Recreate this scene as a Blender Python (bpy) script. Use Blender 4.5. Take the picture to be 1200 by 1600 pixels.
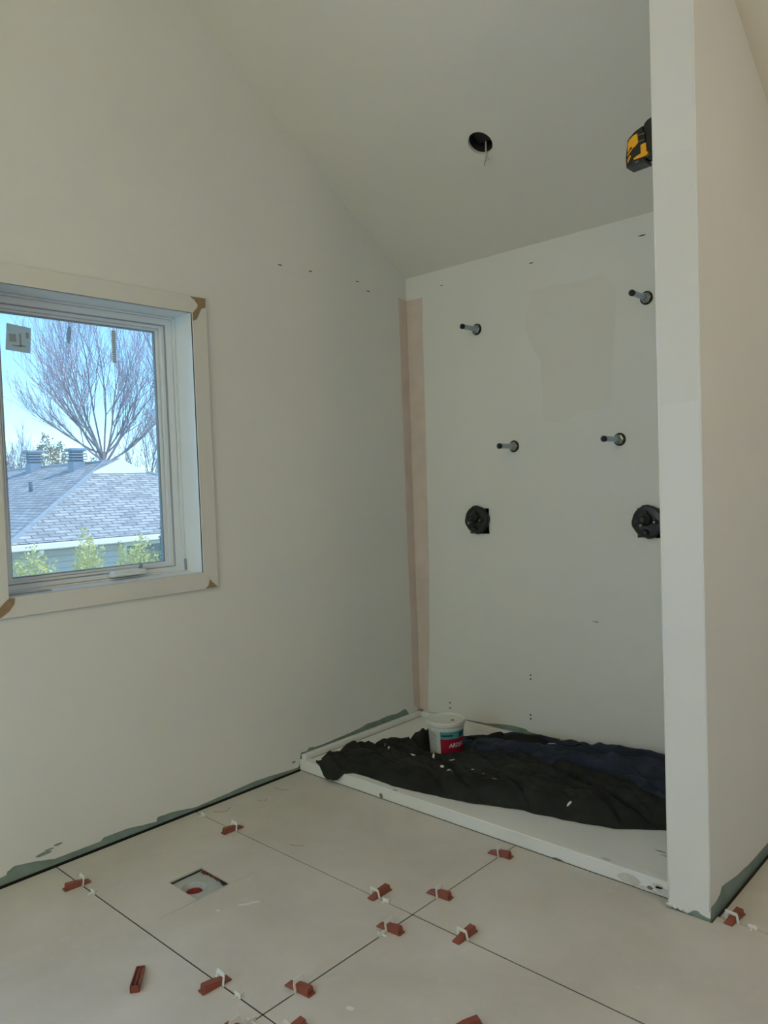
import bpy, bmesh, math, random
from mathutils import Vector, Matrix, noise

for o in list(bpy.data.objects): bpy.data.objects.remove(o, do_unlink=True)
scene = bpy.context.scene
COL = scene.collection
PI = math.pi
rnd = random.Random(7)

# ------------------------------------------------------------------ camera
CAM = Vector((2.849, -3.306, 1.39))
YAW, PITCH, ROLL, FPX = 0.749724, 0.0393728, -0.0353683, 1199.143
fw = Vector((-math.sin(YAW)*math.cos(PITCH), math.cos(YAW)*math.cos(PITCH), -math.sin(PITCH)))
rt = Vector((math.cos(YAW), math.sin(YAW), 0)); up = rt.cross(fw)
r2 = math.cos(ROLL)*rt + math.sin(ROLL)*up
u2 = -math.sin(ROLL)*rt + math.cos(ROLL)*up
cam_data = bpy.data.cameras.new('camera'); cam = bpy.data.objects.new('camera', cam_data); COL.objects.link(cam)
cam.matrix_world = Matrix(((r2.x, u2.x, -fw.x, CAM.x), (r2.y, u2.y, -fw.y, CAM.y), (r2.z, u2.z, -fw.z, CAM.z), (0, 0, 0, 1)))
cam_data.sensor_fit = 'VERTICAL'; cam_data.sensor_height = 36.0; cam_data.lens = 36.0*FPX/1600.0
cam_data.clip_start = 0.02; cam_data.clip_end = 300
scene.camera = cam

# ------------------------------------------------------------------ sky, sun, added fill lights out of view, exposure
world = bpy.data.worlds.new('sky'); scene.world = world; world.use_nodes = True
wn = world.node_tree; wn.nodes.clear()
sky = wn.nodes.new('ShaderNodeTexSky'); sky.sky_type = 'NISHITA'; sky.sun_disc = False
sky.sun_elevation = math.radians(46); sky.sun_rotation = math.radians(60); sky.altitude = 2500
sky.air_density = 1.0; sky.dust_density = 0.05; sky.ozone_density = 2.0
bg = wn.nodes.new('ShaderNodeBackground'); bg.inputs['Strength'].default_value = 0.39
wo = wn.nodes.new('ShaderNodeOutputWorld')
tint = wn.nodes.new('ShaderNodeMixRGB'); tint.blend_type = 'MULTIPLY'; tint.inputs['Fac'].default_value = 1.0; tint.inputs['Color2'].default_value = (.72, .95, 1.05, 1)
wn.links.new(sky.outputs[0], tint.inputs['Color1']); wn.links.new(tint.outputs[0], bg.inputs[0]); wn.links.new(bg.outputs[0], wo.inputs[0])

def light(name, kind, loc, energy, color, direction=None, size=None, size_y=None, radius=None):
    d = bpy.data.lights.new(name, kind); d.energy = energy; d.color = color
    o = bpy.data.objects.new(name, d); COL.objects.link(o); o.location = loc
    if direction is not None: o.rotation_euler = Vector(direction).to_track_quat('-Z', 'Y').to_euler()
    if kind == 'AREA':
        d.shape = 'RECTANGLE'; d.size = size; d.size_y = size_y
    if radius is not None: d.shadow_soft_size = radius
    return o
sun = light('sun', 'SUN', (20, 12, 25), 3.7, (1.0, 0.95, 0.86), direction=(-0.62, -0.35, -0.73))
sun.data.angle = math.radians(0.53)
light('daylight_rear_window', 'AREA', (1.2, -5.36, 1.3), 34, (0.53, 0.92, 1.0), direction=(-.35, 1, -.35), size=1.2, size_y=1.6)  # added cool fill in front of the rear wall, which has no window
light('daylight_second_window', 'AREA', (-0.215, -3.3, 1.58), 92, (0.38, 0.54, 1.0), direction=(1, 0, 0), size=.78, size_y=1.08)  # added fill behind the copied window, out of view
light('warm_ceiling_lamp', 'POINT', (2.0, -4.6, 3.0), 44, (1.0, 0.75, 0.30), radius=0.18)  # added warm fill high behind the camera, no fitting there
light('warm_right_fill', 'POINT', (3.6, -1.3, 2.3), 13.2, (1.0, 0.76, 0.42), radius=0.18)  # added warm fill beyond the end wall, out of view
vs = scene.view_settings
vs.view_transform = 'Standard'; vs.look = 'None'; vs.exposure = 0.0; vs.gamma = 1.0; vs.use_curve_mapping = False

# ------------------------------------------------------------------ materials
MATS = {}
def _lin(c):
    return tuple((v/12.92 if v <= .04045 else ((v+.055)/1.055)**2.4) for v in c)
def mat(name, rgb, rough=0.6, metal=0.0, var=0.06, scale=6.0, bump=0.0, bscale=80.0, spec=0.5, detail=4.0, rgb2=None, emit=None):
    """principled surface with noise colour variation and fine relief; rgb is the sRGB surface colour 0-1"""
    if name in MATS: return MATS[name]
    m = bpy.data.materials.new(name); m.use_nodes = True; nt = m.node_tree
    b = nt.nodes['Principled BSDF']; b.inputs['Roughness'].default_value = rough; b.inputs['Metallic'].default_value = metal
    b.inputs['Specular IOR Level'].default_value = spec
    base = _lin(rgb)
    a = tuple(max(0, v*(1-var)) for v in base); c = tuple(min(1, v*(1+var)) for v in base)
    if rgb2 is not None: a = base; c = _lin(rgb2)
    tc = nt.nodes.new('ShaderNodeTexCoord'); n = nt.nodes.new('ShaderNodeTexNoise')
    n.inputs['Scale'].default_value = scale; n.inputs['Detail'].default_value = detail
    nt.links.new(tc.outputs['Object'], n.inputs['Vector'])
    r = nt.nodes.new('ShaderNodeValToRGB'); r.color_ramp.elements[0].position = .32; r.color_ramp.elements[1].position = .68
    r.color_ramp.elements[0].color = (*a, 1); r.color_ramp.elements[1].color = (*c, 1)
    nt.links.new(n.outputs['Fac'], r.inputs['Fac']); nt.links.new(r.outputs['Color'], b.inputs['Base Color'])
    if bump > 0:
        n2 = nt.nodes.new('ShaderNodeTexNoise'); n2.inputs['Scale'].default_value = bscale; n2.inputs['Detail'].default_value = 5
        nt.links.new(tc.outputs['Object'], n2.inputs['Vector'])
        bp = nt.nodes.new('ShaderNodeBump'); bp.inputs['Strength'].default_value = bump; bp.inputs['Distance'].default_value = .004
        nt.links.new(n2.outputs['Fac'], bp.inputs['Height']); nt.links.new(bp.outputs['Normal'], b.inputs['Normal'])
    MATS[name] = m
    return m

PAINT = mat('primer_paint', (.885, .885, .865), rough=.75, var=.022, scale=1.3, bump=.05, bscale=60, spec=.25)
PAINT_CEIL = mat('ceiling_primer', (.875, .86, .82), rough=.8, var=.02, scale=1.1, bump=.05, bscale=60, spec=.2)
PATCH = mat('plaster_patch', (.875, .87, .845), rough=.8, var=.015, scale=3, spec=.2)
GREEN = mat('green_drywall', (.53, .59, .555), rough=.85, var=.12, scale=14, spec=.2)
PINK = mat('pink_compound', (.845, .785, .745), rough=.8, var=.06, scale=9, spec=.2)
DARKGAP = mat('dark_gap', (.16, .155, .14), rough=.9, var=.2, scale=20)
SUBFLOOR = mat('subfloor', (.19, .185, .17), rough=.9, var=.2, scale=8)
TRIM = mat('trim_primer', (.86, .855, .83), rough=.6, var=.02, scale=3, spec=.3)
VINYL = mat('white_vinyl', (.90, .925, .945), rough=.35, var=.015, scale=4)
JAMBP = mat('jamb_gloss_white', (.93, .945, .955), rough=.35, var=.01, scale=3)
VINYLG = mat('grey_gasket', (.60, .64, .68), rough=.5, var=.03)
BROWN = mat('raw_fibreboard', (.60, .50, .38), rough=.85, var=.1, scale=40)
TRAYM = mat('tray_acrylic', (.895, .895, .88), rough=.42, var=.03, scale=5, spec=.4)
REDW = mat('brick_red_plastic', (.53, .275, .215), rough=.45, var=.06, scale=20)
CLIP = mat('white_clip_plastic', (.90, .90, .88), rough=.4, var=.02)
BLACKP = mat('black_plastic', (.10, .105, .105), rough=.35, var=.1, scale=20)
GREYP = mat('grey_plastic', (.46, .47, .46), rough=.5)
STEEL = mat('plated_steel', (.62, .68, .74), rough=.22, metal=1.0, var=.05, scale=20)
BRASS = mat('dull_fitting', (.56, .55, .52), rough=.3, metal=1.0, var=.06, scale=30)
NAVYEND = mat('dark_bore', (.06, .06, .10), rough=.6)
YEL = mat('safety_yellow', (.93, .66, .08), rough=.45, var=.03)

# white-grey concrete-look porcelain, dusty
def tile_material():
    m = bpy.data.materials.new('porcelain_tile'); m.use_nodes = True; nt = m.node_tree
    b = nt.nodes['Principled BSDF']; b.inputs['Roughness'].default_value = .5; b.inputs['Specular IOR Level'].default_value = .35
    g = nt.nodes.new('ShaderNodeNewGeometry')
    n1 = nt.nodes.new('ShaderNodeTexNoise'); n1.inputs['Scale'].default_value = 2.6; n1.inputs['Detail'].default_value = 9; n1.inputs['Roughness'].default_value = .62; n1.inputs['Distortion'].default_value = .35
    n2 = nt.nodes.new('ShaderNodeTexNoise'); n2.inputs['Scale'].default_value = 22; n2.inputs['Detail'].default_value = 6
    nt.links.new(g.outputs['Position'], n1.inputs['Vector']); nt.links.new(g.outputs['Position'], n2.inputs['Vector'])
    r = nt.nodes.new('ShaderNodeValToRGB'); e = r.color_ramp.elements
    e[0].position = .3; e[0].color = (*_lin((.75, .73, .695)), 1); e[1].position = .7; e[1].color = (*_lin((.815, .80, .77)), 1)
    nt.links.new(n1.outputs['Fac'], r.inputs['Fac'])
    r2_ = nt.nodes.new('ShaderNodeValToRGB'); e = r2_.color_ramp.elements
    e[0].position = .62; e[0].color = (0, 0, 0, 1); e[1].position = .80; e[1].color = (.35, .35, .35, 1)
    nt.links.new(n2.outputs['Fac'], r2_.inputs['Fac'])
    mx = nt.nodes.new('ShaderNodeMixRGB'); mx.inputs['Color2'].default_value = (*_lin((.87, .86, .84)), 1)
    nt.links.new(r2_.outputs['Color'], mx.inputs['Fac']); nt.links.new(r.outputs['Color'], mx.inputs['Color1'])
    nt.links.new(mx.outputs['Color'], b.inputs['Base Color'])
    return m
TILE = tile_material()

def glass_material():
    m = bpy.data.materials.new('hazy_window_glass'); m.use_nodes = True; nt = m.node_tree; nt.nodes.clear()
    out = nt.nodes.new('ShaderNodeOutputMaterial')
    tr = nt.nodes.new('ShaderNodeBsdfTransparent'); tr.inputs['Color'].default_value = (.93, .97, .98, 1)
    gl = nt.nodes.new('ShaderNodeBsdfGlossy'); gl.inputs['Roughness'].default_value = .02; gl.inputs['Color'].default_value = (.9, .95, 1, 1)
    di = nt.nodes.new('ShaderNodeBsdfTranslucent'); di.inputs['Color'].default_value = (.9, .95, 1, 1)
    lw = nt.nodes.new('ShaderNodeFresnel'); lw.inputs['IOR'].default_value = 1.45
    m1 = nt.nodes.new('ShaderNodeMixShader'); m2 = nt.nodes.new('ShaderNodeMixShader'); m2.inputs[0].default_value = .10  # clear pane with a faint translucent veil mixed in
    nt.links.new(lw.outputs[0], m1.inputs[0]); nt.links.new(tr.outputs[0], m1.inputs[1]); nt.links.new(gl.outputs[0], m1.inputs[2])
    nt.links.new(m1.outputs[0], m2.inputs[1]); nt.links.new(di.outputs[0], m2.inputs[2]); nt.links.new(m2.outputs[0], out.inputs[0])
    return m
GLASS = glass_material()

# ------------------------------------------------------------------ mesh helpers
class MB:
    def __init__(s): s.v = []; s.f = []; s.mi = []; s.cur = 0
    def add(s, vs, fs):
        n = len(s.v); s.v += [tuple(v) for v in vs]
        for f in fs: s.f.append([i+n for i in f]); s.mi.append(s.cur)
        return s
    def box(s, x0, x1, y0, y1, z0, z1):
        x0, x1 = min(x0, x1), max(x0, x1); y0, y1 = min(y0, y1), max(y0, y1); z0, z1 = min(z0, z1), max(z0, z1)
        return s.add([(x0,y0,z0),(x1,y0,z0),(x1,y1,z0),(x0,y1,z0),(x0,y0,z1),(x1,y0,z1),(x1,y1,z1),(x0,y1,z1)],
                     [(0,3,2,1),(4,5,6,7),(0,1,5,4),(1,2,6,5),(2,3,7,6),(3,0,4,7)])
    def prism(s, pts, f0, f1):
        """pts: 2d outline; f0/f1 map a 2d point to the two end caps"""
        n = len(pts); a = [f0(p) for p in pts]; b = [f1(p) for p in pts]
        s.add(a+b, [tuple(range(n))[::-1], tuple(range(n, 2*n))] + [(i, (i+1) % n, n+(i+1) % n, n+i) for i in range(n)])
        return s
    def tube(s, pts, rads, n=10, caps=True):
        pts = [Vector(p) for p in pts]
        if not hasattr(rads, '__len__'): rads = [rads]*len(pts)
        base = len(s.v); ref = None
        for i, p in enumerate(pts):
            t = (pts[min(i+1, len(pts)-1)] - pts[max(i-1, 0)]).normalized()
            if ref is None: ref = Vector((0, 0, 1)) if abs(t.z) < .9 else Vector((1, 0, 0))
            u = (ref - t*ref.dot(t)).normalized(); w = t.cross(u); ref = u
            for k in range(n):
                a = 2*PI*k/n; s.v.append(tuple(p + (u*math.cos(a) + w*math.sin(a))*rads[i]))
        for i in range(len(pts)-1):
            for k in range(n):
                s.f.append([base+i*n+k, base+i*n+(k+1) % n, base+(i+1)*n+(k+1) % n, base+(i+1)*n+k]); s.mi.append(s.cur)
        if caps:
            s.f.append([base+k for k in range(n)][::-1]); s.mi.append(s.cur)
            s.f.append([base+(len(pts)-1)*n+k for k in range(n)]); s.mi.append(s.cur)
        return s
    def lathe(s, prof, n=32, M=None, ang=None):
        """prof: list of (r, h), rotated about z; M places it"""
        M = M or Matrix.Identity(4); base = len(s.v); full = ang is None
        a0, a1 = (0, 2*PI) if full else ang
        cols = n if full else n+1
        for r, h in prof:
            for k in range(cols):
                a = a0 + (a1-a0)*k/n
                s.v.append(tuple(M @ Vector((r*math.cos(a), r*math.sin(a), h))))
        for i in range(len(prof)-1):
            for k in range(n):
                k2 = (k+1) % cols
                s.f.append([base+i*cols+k, base+i*cols+k2, base+(i+1)*cols+k2, base+(i+1)*cols+k]); s.mi.append(s.cur)
        return s
    def build(s, name, m, parent=None, smooth=False, bevel=0.0, seg=2, fix=True):
        me = bpy.data.meshes.new(name); me.from_pydata(s.v, [], s.f); me.update()
        for mm in (m if isinstance(m, (list, tuple)) else [m]): me.materials.append(mm)
        for p, i in zip(me.polygons, s.mi): p.material_index = i
        bm = bmesh.new(); bm.from_mesh(me)
        bmesh.ops.remove_doubles(bm, verts=bm.verts, dist=1e-6)
        if fix: bmesh.ops.recalc_face_normals(bm, faces=bm.faces)
        bm.to_mesh(me); bm.free()
        o = bpy.data.objects.new(name, me); COL.objects.link(o)
        if smooth:
            for p in me.polygons: p.use_smooth = True
        if bevel:
            b = o.modifiers.new('edge_bevel', 'BEVEL'); b.width = bevel; b.segments = seg; b.limit_method = 'ANGLE'; b.angle_limit = math.radians(40)
        if parent is not None: put(o, parent)
        return o
def put(o, parent):
    o.parent = parent
    return o
def empty(name, loc=(0, 0, 0), rz=0.0):
    o = bpy.data.objects.new(name, None); COL.objects.link(o); o.location = loc; o.rotation_euler = (0, 0, rz)
    o.empty_display_size = .05
    return o
def tag(o, label=None, cat=None, group=None, kind=None):
    if label: o['label'] = label
    if cat: o['category'] = cat
    if group: o['group'] = group
    if kind: o['kind'] = kind
    return o
def structure(o, label, cat=None):
    o['kind'] = 'structure'; o['label'] = label
    o['category'] = cat or o.name.split('_')[0]
    return o
def copy_tree(o, parent=None):
    c = o.copy(); COL.objects.link(c)
    if parent is not None: c.parent = parent
    for ch in o.children: copy_tree(ch, c)
    return c
def lerp(tab, x):
    if x <= tab[0][0]: return tab[0][1]
    for (a, b), (c, d) in zip(tab, tab[1:]):
        if x <= c: return b + (d-b)*(x-a)/(c-a)
    return tab[-1][1]
def sstep(a, b, x):
    t = max(0, min(1, (x-a)/(b-a))); return t*t*(3-2*t)

# ------------------------------------------------------------------ room shell
EAVE, SLOPE, YR, YREAR, XR = 2.522, 0.672, -2.75, -5.4, 4.7
def zc(y): return EAVE - SLOPE*y if y >= YR else EAVE - SLOPE*YR - SLOPE*(YR-y)
WIN = dict(y0=-2.232, y1=-1.419, z0=1.025, z1=2.141)      # clear opening of the window
W2 = (-3.7065, -2.8935)                                          # unseen opening added for the left fill light
VALVES = [(0.454, 1.172), (1.387, 1.171)]

# lower edge of the paint on the left wall, (y, z), from the shower corner towards the camera
RAG_A = [(0, .066), (-.092, .068), (-.118, .103), (-.134, .111), (-.199, .101), (-.283, .108), (-.344, .102), (-.439, .106), (-.493, .096), (-.564, .091),
         (-.652, .088), (-.745, .084), (-.806, .084), (-.848, .094), (-.865, .079), (-.902, .083), (-.915, .024), (-.926, .017), (-1.026, .021), (-1.178, .030), (-1.39, .021),
         (-1.503, .016), (-1.608, .033), (-1.687, .036), (-1.693, .019), (-1.824, .037), (-1.919, .038), (-1.938, .027), (-2.025, .027), (-2.116, .028),
         (-2.176, .044), (-2.258, .058), (-2.285, .048), (-2.288, .037), (-2.34, .030), (-2.6, .04), (-3.1, .03), (-4.0, .035), (-5.4, .03)]
def subdivide_rag(tab, n=4, amp=.003, seed=0.0):
    out = []
    for (a, b), (c, d) in zip(tab, tab[1:]):
        for k in range(n):
            t = k/n; q = a+(c-a)*t
            out.append((q, b+(d-b)*t + (amp*noise.noise(Vector((q*55, seed, 0))) if k else 0)))
    out.append(tab[-1]); return out

def strip(mb, tab, ztop, f):
    """ragged sheet: columns from the ragged edge up to ztop(q); f(q, z, depth)->point, depth 0 front / 1 back"""
    for (a, b), (c, d) in zip(tab, tab[1:]):
        vs_ = [f(a, b, 0), f(c, d, 0), f(c, ztop(c), 0), f(a, ztop(a), 0), f(a, b, 1), f(c, d, 1), f(c, ztop(c), 1), f(a, ztop(a), 1)]
        mb.add(vs_, [(0, 1, 2, 3), (0, 4, 5, 1)])

def quad_wall(mb, f, q0, q1, zb, zt):
    """flat front sheet between q0 and q1; zb / zt are functions of q"""
    mb.add([f(q0, zb(q0), 0), f(q1, zb(q1), 0), f(q1, zt(q1), 0), f(q0, zt(q0), 0)], [(0, 1, 2, 3)])

def K(v): return lambda q: v
# --- left wall (window wall): green board body with a coat of primer
fA = lambda q, z, d: (0.0 if d == 0 else -0.004, q, z)
wall_left = MB()
def wall_box_y(mb, q0, q1, zb, zt, x0, x1):
    q0, q1 = min(q0, q1), max(q0, q1)
    p = [(q0, zb(q0)), (q1, zb(q1)), (q1, zt(q1)), (q0, zt(q0))]
    mb.prism(p, lambda t: (x0, t[0], t[1]), lambda t: (x1, t[0], t[1]))
ZB = K(-.03); ZBL = K(.0040)      # the left wall's board stops just short of the tiles
segs = [(0.2, WIN['y1'], None), (WIN['y1'], WIN['y0'], (WIN['z0'], WIN['z1'])), (WIN['y0'], W2[1], None), (W2[1], W2[0], (WIN['z0'], WIN['z1'])), (W2[0], YREAR-.2, None)]
for a, b, hole in segs:
    cuts = [a] + ([YR] if b < YR < a else []) + [b]
    for c, d in zip(cuts, cuts[1:]):
        if hole:      # rough opening, a little larger than the clear opening
            wall_box_y(wall_left, c+.02, d-.02, ZBL, K(hole[0]-.018), -.16, -.003); wall_box_y(wall_left, c+.02, d-.02, K(hole[1]+.018), zc, -.16, -.003)
        else: wall_box_y(wall_left, c-(.02 if c < 0 and c != YR else 0), d+(.02 if d > YREAR and d != YR else 0), ZBL, zc, -.16, -.003)
wall_left = structure(wall_left.build('wall_left', GREEN), 'tall white primed gable wall with the window on the left', 'wall')
MB().box(-.16, -.010, YREAR-.2, .2, -.03, .0040).build('dark_gap_filler', DARKGAP, wall_left)  # dark filler under the board, its colour standing in for the gap's shade
mb = MB(); strip(mb, subdivide_rag(RAG_A), K(.5), fA)
for a, b, hole in segs:
    a = min(a, 0); b = max(b, YREAR)
    cuts = [a] + ([YR] if b < YR < a else []) + [b]
    for c, d in zip(cuts, cuts[1:]):
        if hole: quad_wall(mb, fA, c, d, K(.5), K(hole[0])); quad_wall(mb, fA, c, d, K(hole[1]), zc)
        else: quad_wall(mb, fA, c, d, K(.5), zc)
o = mb.build('paint_coat', PAINT, wall_left); o['label'] = 'white primer coat with ragged lower edge'
# scuffed bare patches near the ragged edge
def blob(cy, cz, ry, rz, seed, n=18):
    return [(cy + ry*math.cos(2*PI*k/n)*(1+.5*noise.noise(Vector((k*.9, seed, 1)))), cz + rz*math.sin(2*PI*k/n)*(1+.5*noise.noise(Vector((k*.9, seed, 4))))) for k in range(n)]
for cy, cz, ry, rz, sd in [(-2.155, .062, .030, .006, 1), (-2.10, .078, .016, .004, 2), (-2.135, .071, .020, .003, 9), (-.95, .05, .012, .006, 3)]:
    p = MB().prism(blob(cy, cz, ry, rz, sd), lambda t: (-.0005, t[0], t[1]), lambda t: (.0008, t[0], t[1])).build('scuff_patch', GREEN, wall_left)
for y, z in [(-.912, 2.437), (-.717, 2.441), (-.389, 2.445), (-.309, 2.407)]:
    MB().box(-.0005, .0012, y-.010, y+.010, z-.0022, z+.0022).build('screw_slit', DARKGAP, wall_left)

# --- back wall of the shower with cut-outs for the two valves
fB = lambda q, z, d: (q, 0.0 if d == 0 else 0.004, z)
def wall_box_x(mb, q0, q1, zb, zt, y0, y1):
    p = [(q0, zb(q0)), (q1, zb(q1)), (q1, zt(q1)), (q0, zt(q0))]
    mb.prism(p, lambda t: (t[0], y0, t[1]), lambda t: (t[0], y1, t[1]))
HB = .076
bsegs = []; xa = 0
for vx, vz in VALVES:
    bsegs += [(xa, vx-.058, None), (vx-.058, vx+.066, (vz-.074, vz+.060))]; xa = vx+.066
bsegs.append((xa, XR, None))
wb = MB()
for a, b, hole in bsegs:
    a2 = a-.2 if a == 0 else a
    if hole: wall_box_x(wb, a2, b, ZB, K(hole[0]), .003, .10); wall_box_x(wb, a2, b, K(hole[1]), K(EAVE+.02), .003, .10)
    else: wall_box_x(wb, a2, b, ZB, K(EAVE+.02), .003, .10)
wb.box(-.2, XR+.2, .10, .16, -.03, EAVE+.05)
wall_back = structure(wb.build('wall_back', GREEN), 'white primed back wall of the shower with pipe stubs', 'wall')
RAG_B = [(0, .07), (.12, .078), (.336, .079), (.45, .083), (.53, .094), (.62, .104), (.71, .101), (.72, .092), (.80, .086), (.86, .080), (1.2, .08), (1.845, .08), (1.978, .04), (2.4, .05), (XR, .04)]
mb = MB(); strip(mb, subdivide_rag(RAG_B, 5, .0025, 3.0), K(.5), fB)
for a, b, hole in bsegs:
    if hole: quad_wall(mb, fB, a, b, K(.5), K(hole[0])); quad_wall(mb, fB, a, b, K(hole[1]), K(EAVE))
    else: quad_wall(mb, fB, a, b, K(.5), K(EAVE))
o = mb.build('paint_coat', PAINT, wall_back); o['label'] = 'white primer coat with cut-outs for the valves'
# beige plaster repairs on the back wall
def sheet_y(name, pts, m, parent, y=0.0, t=.0008):
    return MB().prism(pts, lambda q: (q[0], y+.0005, q[1]), lambda q: (q[0], y-t, q[1])).build(name, m, parent)
def rough_outline(pts, n=8, amp=.012, seed=0):
    out = []
    for i, (a, b) in enumerate(pts):
        c, d = pts[(i+1) % len(pts)]
        for k in range(n):
            t = k/n; q = Vector((a+(c-a)*t, b+(d-b)*t, seed)); out.append((q.x+amp*noise.noise(q*7), q.y+amp*noise.noise(q*7+Vector((5, 5, 5)))))
    return out
sheet_y('plaster_repair', rough_outline([(.86, 1.66), (.98, 1.64), (1.05, 1.68), (1.22, 1.70), (1.25, 2.22), (1.19, 2.30), (.80, 2.30), (.77, 2.12), (.85, 1.95)]), PATCH, wall_back)
sheet_y('pink_strip', rough_outline([(0.0, .078), (.062, .078), (.10, .8), (.115, 2.40), (0.0, 2.40)], 10, .006, 3), PINK, wall_back, 0, .001)['label'] = 'pinkish compound strip in the corner'
pts = [(-y, z) for y, z in rough_outline([(0.0, .07), (.055, .115), (.060, .8), (.068, 2.41), (0.0, 2.40)], 10, .004, 8)]
MB().prism(pts, lambda q: (-.0005, q[0], q[1]), lambda q: (.001, q[0], q[1])).build('pink_strip', PINK, wall_left)['label'] = 'pinkish compound strip in the corner'
for x, z, w, h in [(.255, 2.437, .010, .002), (.816, 2.435, .012, .0022), (1.38, 2.432, .018, .0025), (.220, .153, .0045, .0045), (.219, .124, .0045, .0045), (.746, .385, .004, .004), (.745, .365, .004, .004),
                   (.739, .18, .0045, .0045), (.739, .16, .0045, .0045), (1.117, .693, .010, .002), (1.10, .694, .003, .002)]:
    MB().lathe([(0, -.001), (w, -.001), (w, .0012), (0, .0012)], 10, Matrix.Translation((x, 0, z)) @ Matrix.Rotation(PI/2, 4, 'X') @ Matrix.Diagonal((1, h/w, 1, 1))).build('screw_hole', DARKGAP, wall_back)

# --- short end wall beside the shower
EX0, EX1, EY = 1.845, 1.977, -0.959
we = MB(); wall_box_y(we, EY+.003, 0, K(-.012), zc, EX0+.003, EX1-.003)
wall_end = structure(we.build('wall_end', GREEN), 'narrow white end wall standing at the right of the shower', 'wall')
mb = MB()
strip(mb, subdivide_rag([(EX0, .000), (1.868, .006), (1.906, .000), (1.917, .010), (1.928, .019), (1.938, .021), (1.948, .013), (1.966, .009), (EX1, .010)], 4, .002, 5.), lambda q: zc(EY), lambda q, z, d: (q, EY if d == 0 else EY+.004, z))
strip(mb, subdivide_rag([(EY, .010), (-.954, .042), (-.916, .043), (-.877, .051), (-.859, .070), (-.796, .061), (-.737, .051), (-.611, .040), (-.496, .038), (-.395, .037), (0, .035)], 4, .002, 6.), zc, lambda q, z, d: (EX1 if d == 0 else EX1-.004, q, z))
strip(mb, [(EY, .05), (0, .05)], zc, lambda q, z, d: (EX0 if d == 0 else EX0+.004, q, z))
mb.build('paint_coat', PAINT, wall_end)
# corner beads: slim metal-nosed edges a hair proud of both faces
for x in (EX0, EX1):
    mb = MB(); zs = [.03+i*.1 for i in range(32)]
    mb.tube([(x + (.002 if x == EX0 else -.002) + .0004*noise.noise(Vector((0, x*9, z*3))), EY+.002, z) for z in zs if z < zc(EY)], .0034, 8)
    mb.build('corner_bead', PAINT, wall_end, smooth=True)
# broken plaster lumps at the foot
for i in range(7):
    x = EX0+.004+i*.019; r = .005+.003*rnd.random()
    mb = MB(); mb.tube([(x-.009, EY-.001, .011+.004*rnd.random()), (x, EY-.004, .008+.006*rnd.random()), (x+.009, EY-.001, .010+.004*rnd.random())], [r*.5, r*.8, r*.4], 7)
    if i < 4: mb.build('plaster_lump', PAINT, wall_end, smooth=True)
MB().prism([(EX0+.004, 1.595), (EX1-.01, 1.60), (EX1-.01, 2.35), (EX0+.004, 2.36)], lambda q: (q[0], EY-.0006, q[1]), lambda q: (q[0], EY+.0006, q[1])).build('plaster_repair', PATCH, wall_end)

# --- unseen sides of the room
wr = MB(); 
for c, d in ((.2, YR), (YR, YREAR-.2)): wall_box_y(wr, c, d, ZB, zc, XR, XR+.16)
structure(wr.build('wall_right', PAINT), 'plain white wall on the far right side of the room', 'wall')
wq = MB()
zr = zc(YREAR)
wq.box(-.16, XR+.16, YREAR-.16, YREAR, -.03, zr)
structure(wq.build('wall_rear', PAINT), 'plain white wall behind the camera', 'wall')

# --- ceiling: two slopes, round hole for a pot light in the near one
HX, HY, HR = 0.875, -0.487, .056
cl = MB(); n_up = Vector((0, SLOPE, 1)).normalized(); sdir = Vector((0, -1, SLOPE)).normalized()
hc = Vector((HX, HY, zc(HY)))
def cpt(a, b): return tuple(hc + Vector((1, 0, 0))*a + sdir*b)
N = 48; S = .15
ring = []; sq = []
for k in range(N):
    a = 2*PI*k/N; c, s = math.cos(a), math.sin(a); w = 1 + .012*noise.noise(Vector((c*2, s*2, 0)))
    ring.append((HR*c*w, HR*s*w)); f = S/max(abs(c), abs(s)); sq.append((c*f, s*f))
base = [cpt(*p) for p in ring] + [cpt(*p) for p in sq] + [tuple(Vector(cpt(*p)) + n_up*.016) for p in ring]
cl.add(base, [(k, (k+1) % N, N+(k+1) % N, N+k) for k in range(N)] + [(k, 2*N+k, 2*N+(k+1) % N, (k+1) % N) for k in range(N)])
x0, x1 = -.2-HX, XR+.2-HX; b0 = (.2-hc.y)/sdir.y; b1 = (YR-hc.y)/sdir.y
for (a0, a1, c0, c1) in ((x0, -S, b0, b1), (S, x1, b0, b1), (-S, S, b0, -S), (-S, S, S, b1)):
    cl.add([cpt(a0, c0), cpt(a1, c0), cpt(a1, c1), cpt(a0, c1)], [(0, 1, 2, 3)])
cl.add([(-.2, YR, zc(YR)), (XR+.2, YR, zc(YR)), (XR+.2, YREAR-.2, zc(YREAR-.2)), (-.2, YREAR-.2, zc(YREAR-.2))], [(0, 1, 2, 3)])
ceiling = structure(cl.build('ceiling', PAINT_CEIL, fix=False), 'sloping white vaulted ceiling with a round cut hole', 'ceiling')
# outer roof deck so no daylight gets in above the ceiling board
rd = MB(); 
for ya, yb in ((.4, YR), (YR, YREAR-.4)):
    rd.add([(-.2, ya, zc(ya)+.32), (XR+.2, ya, zc(ya)+.32), (XR+.2, yb, zc(yb)+.32), (-.2, yb, zc(yb)+.32)], [(0, 1, 2, 3)])
rd.build('roof_deck', DARKGAP, ceiling)

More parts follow.
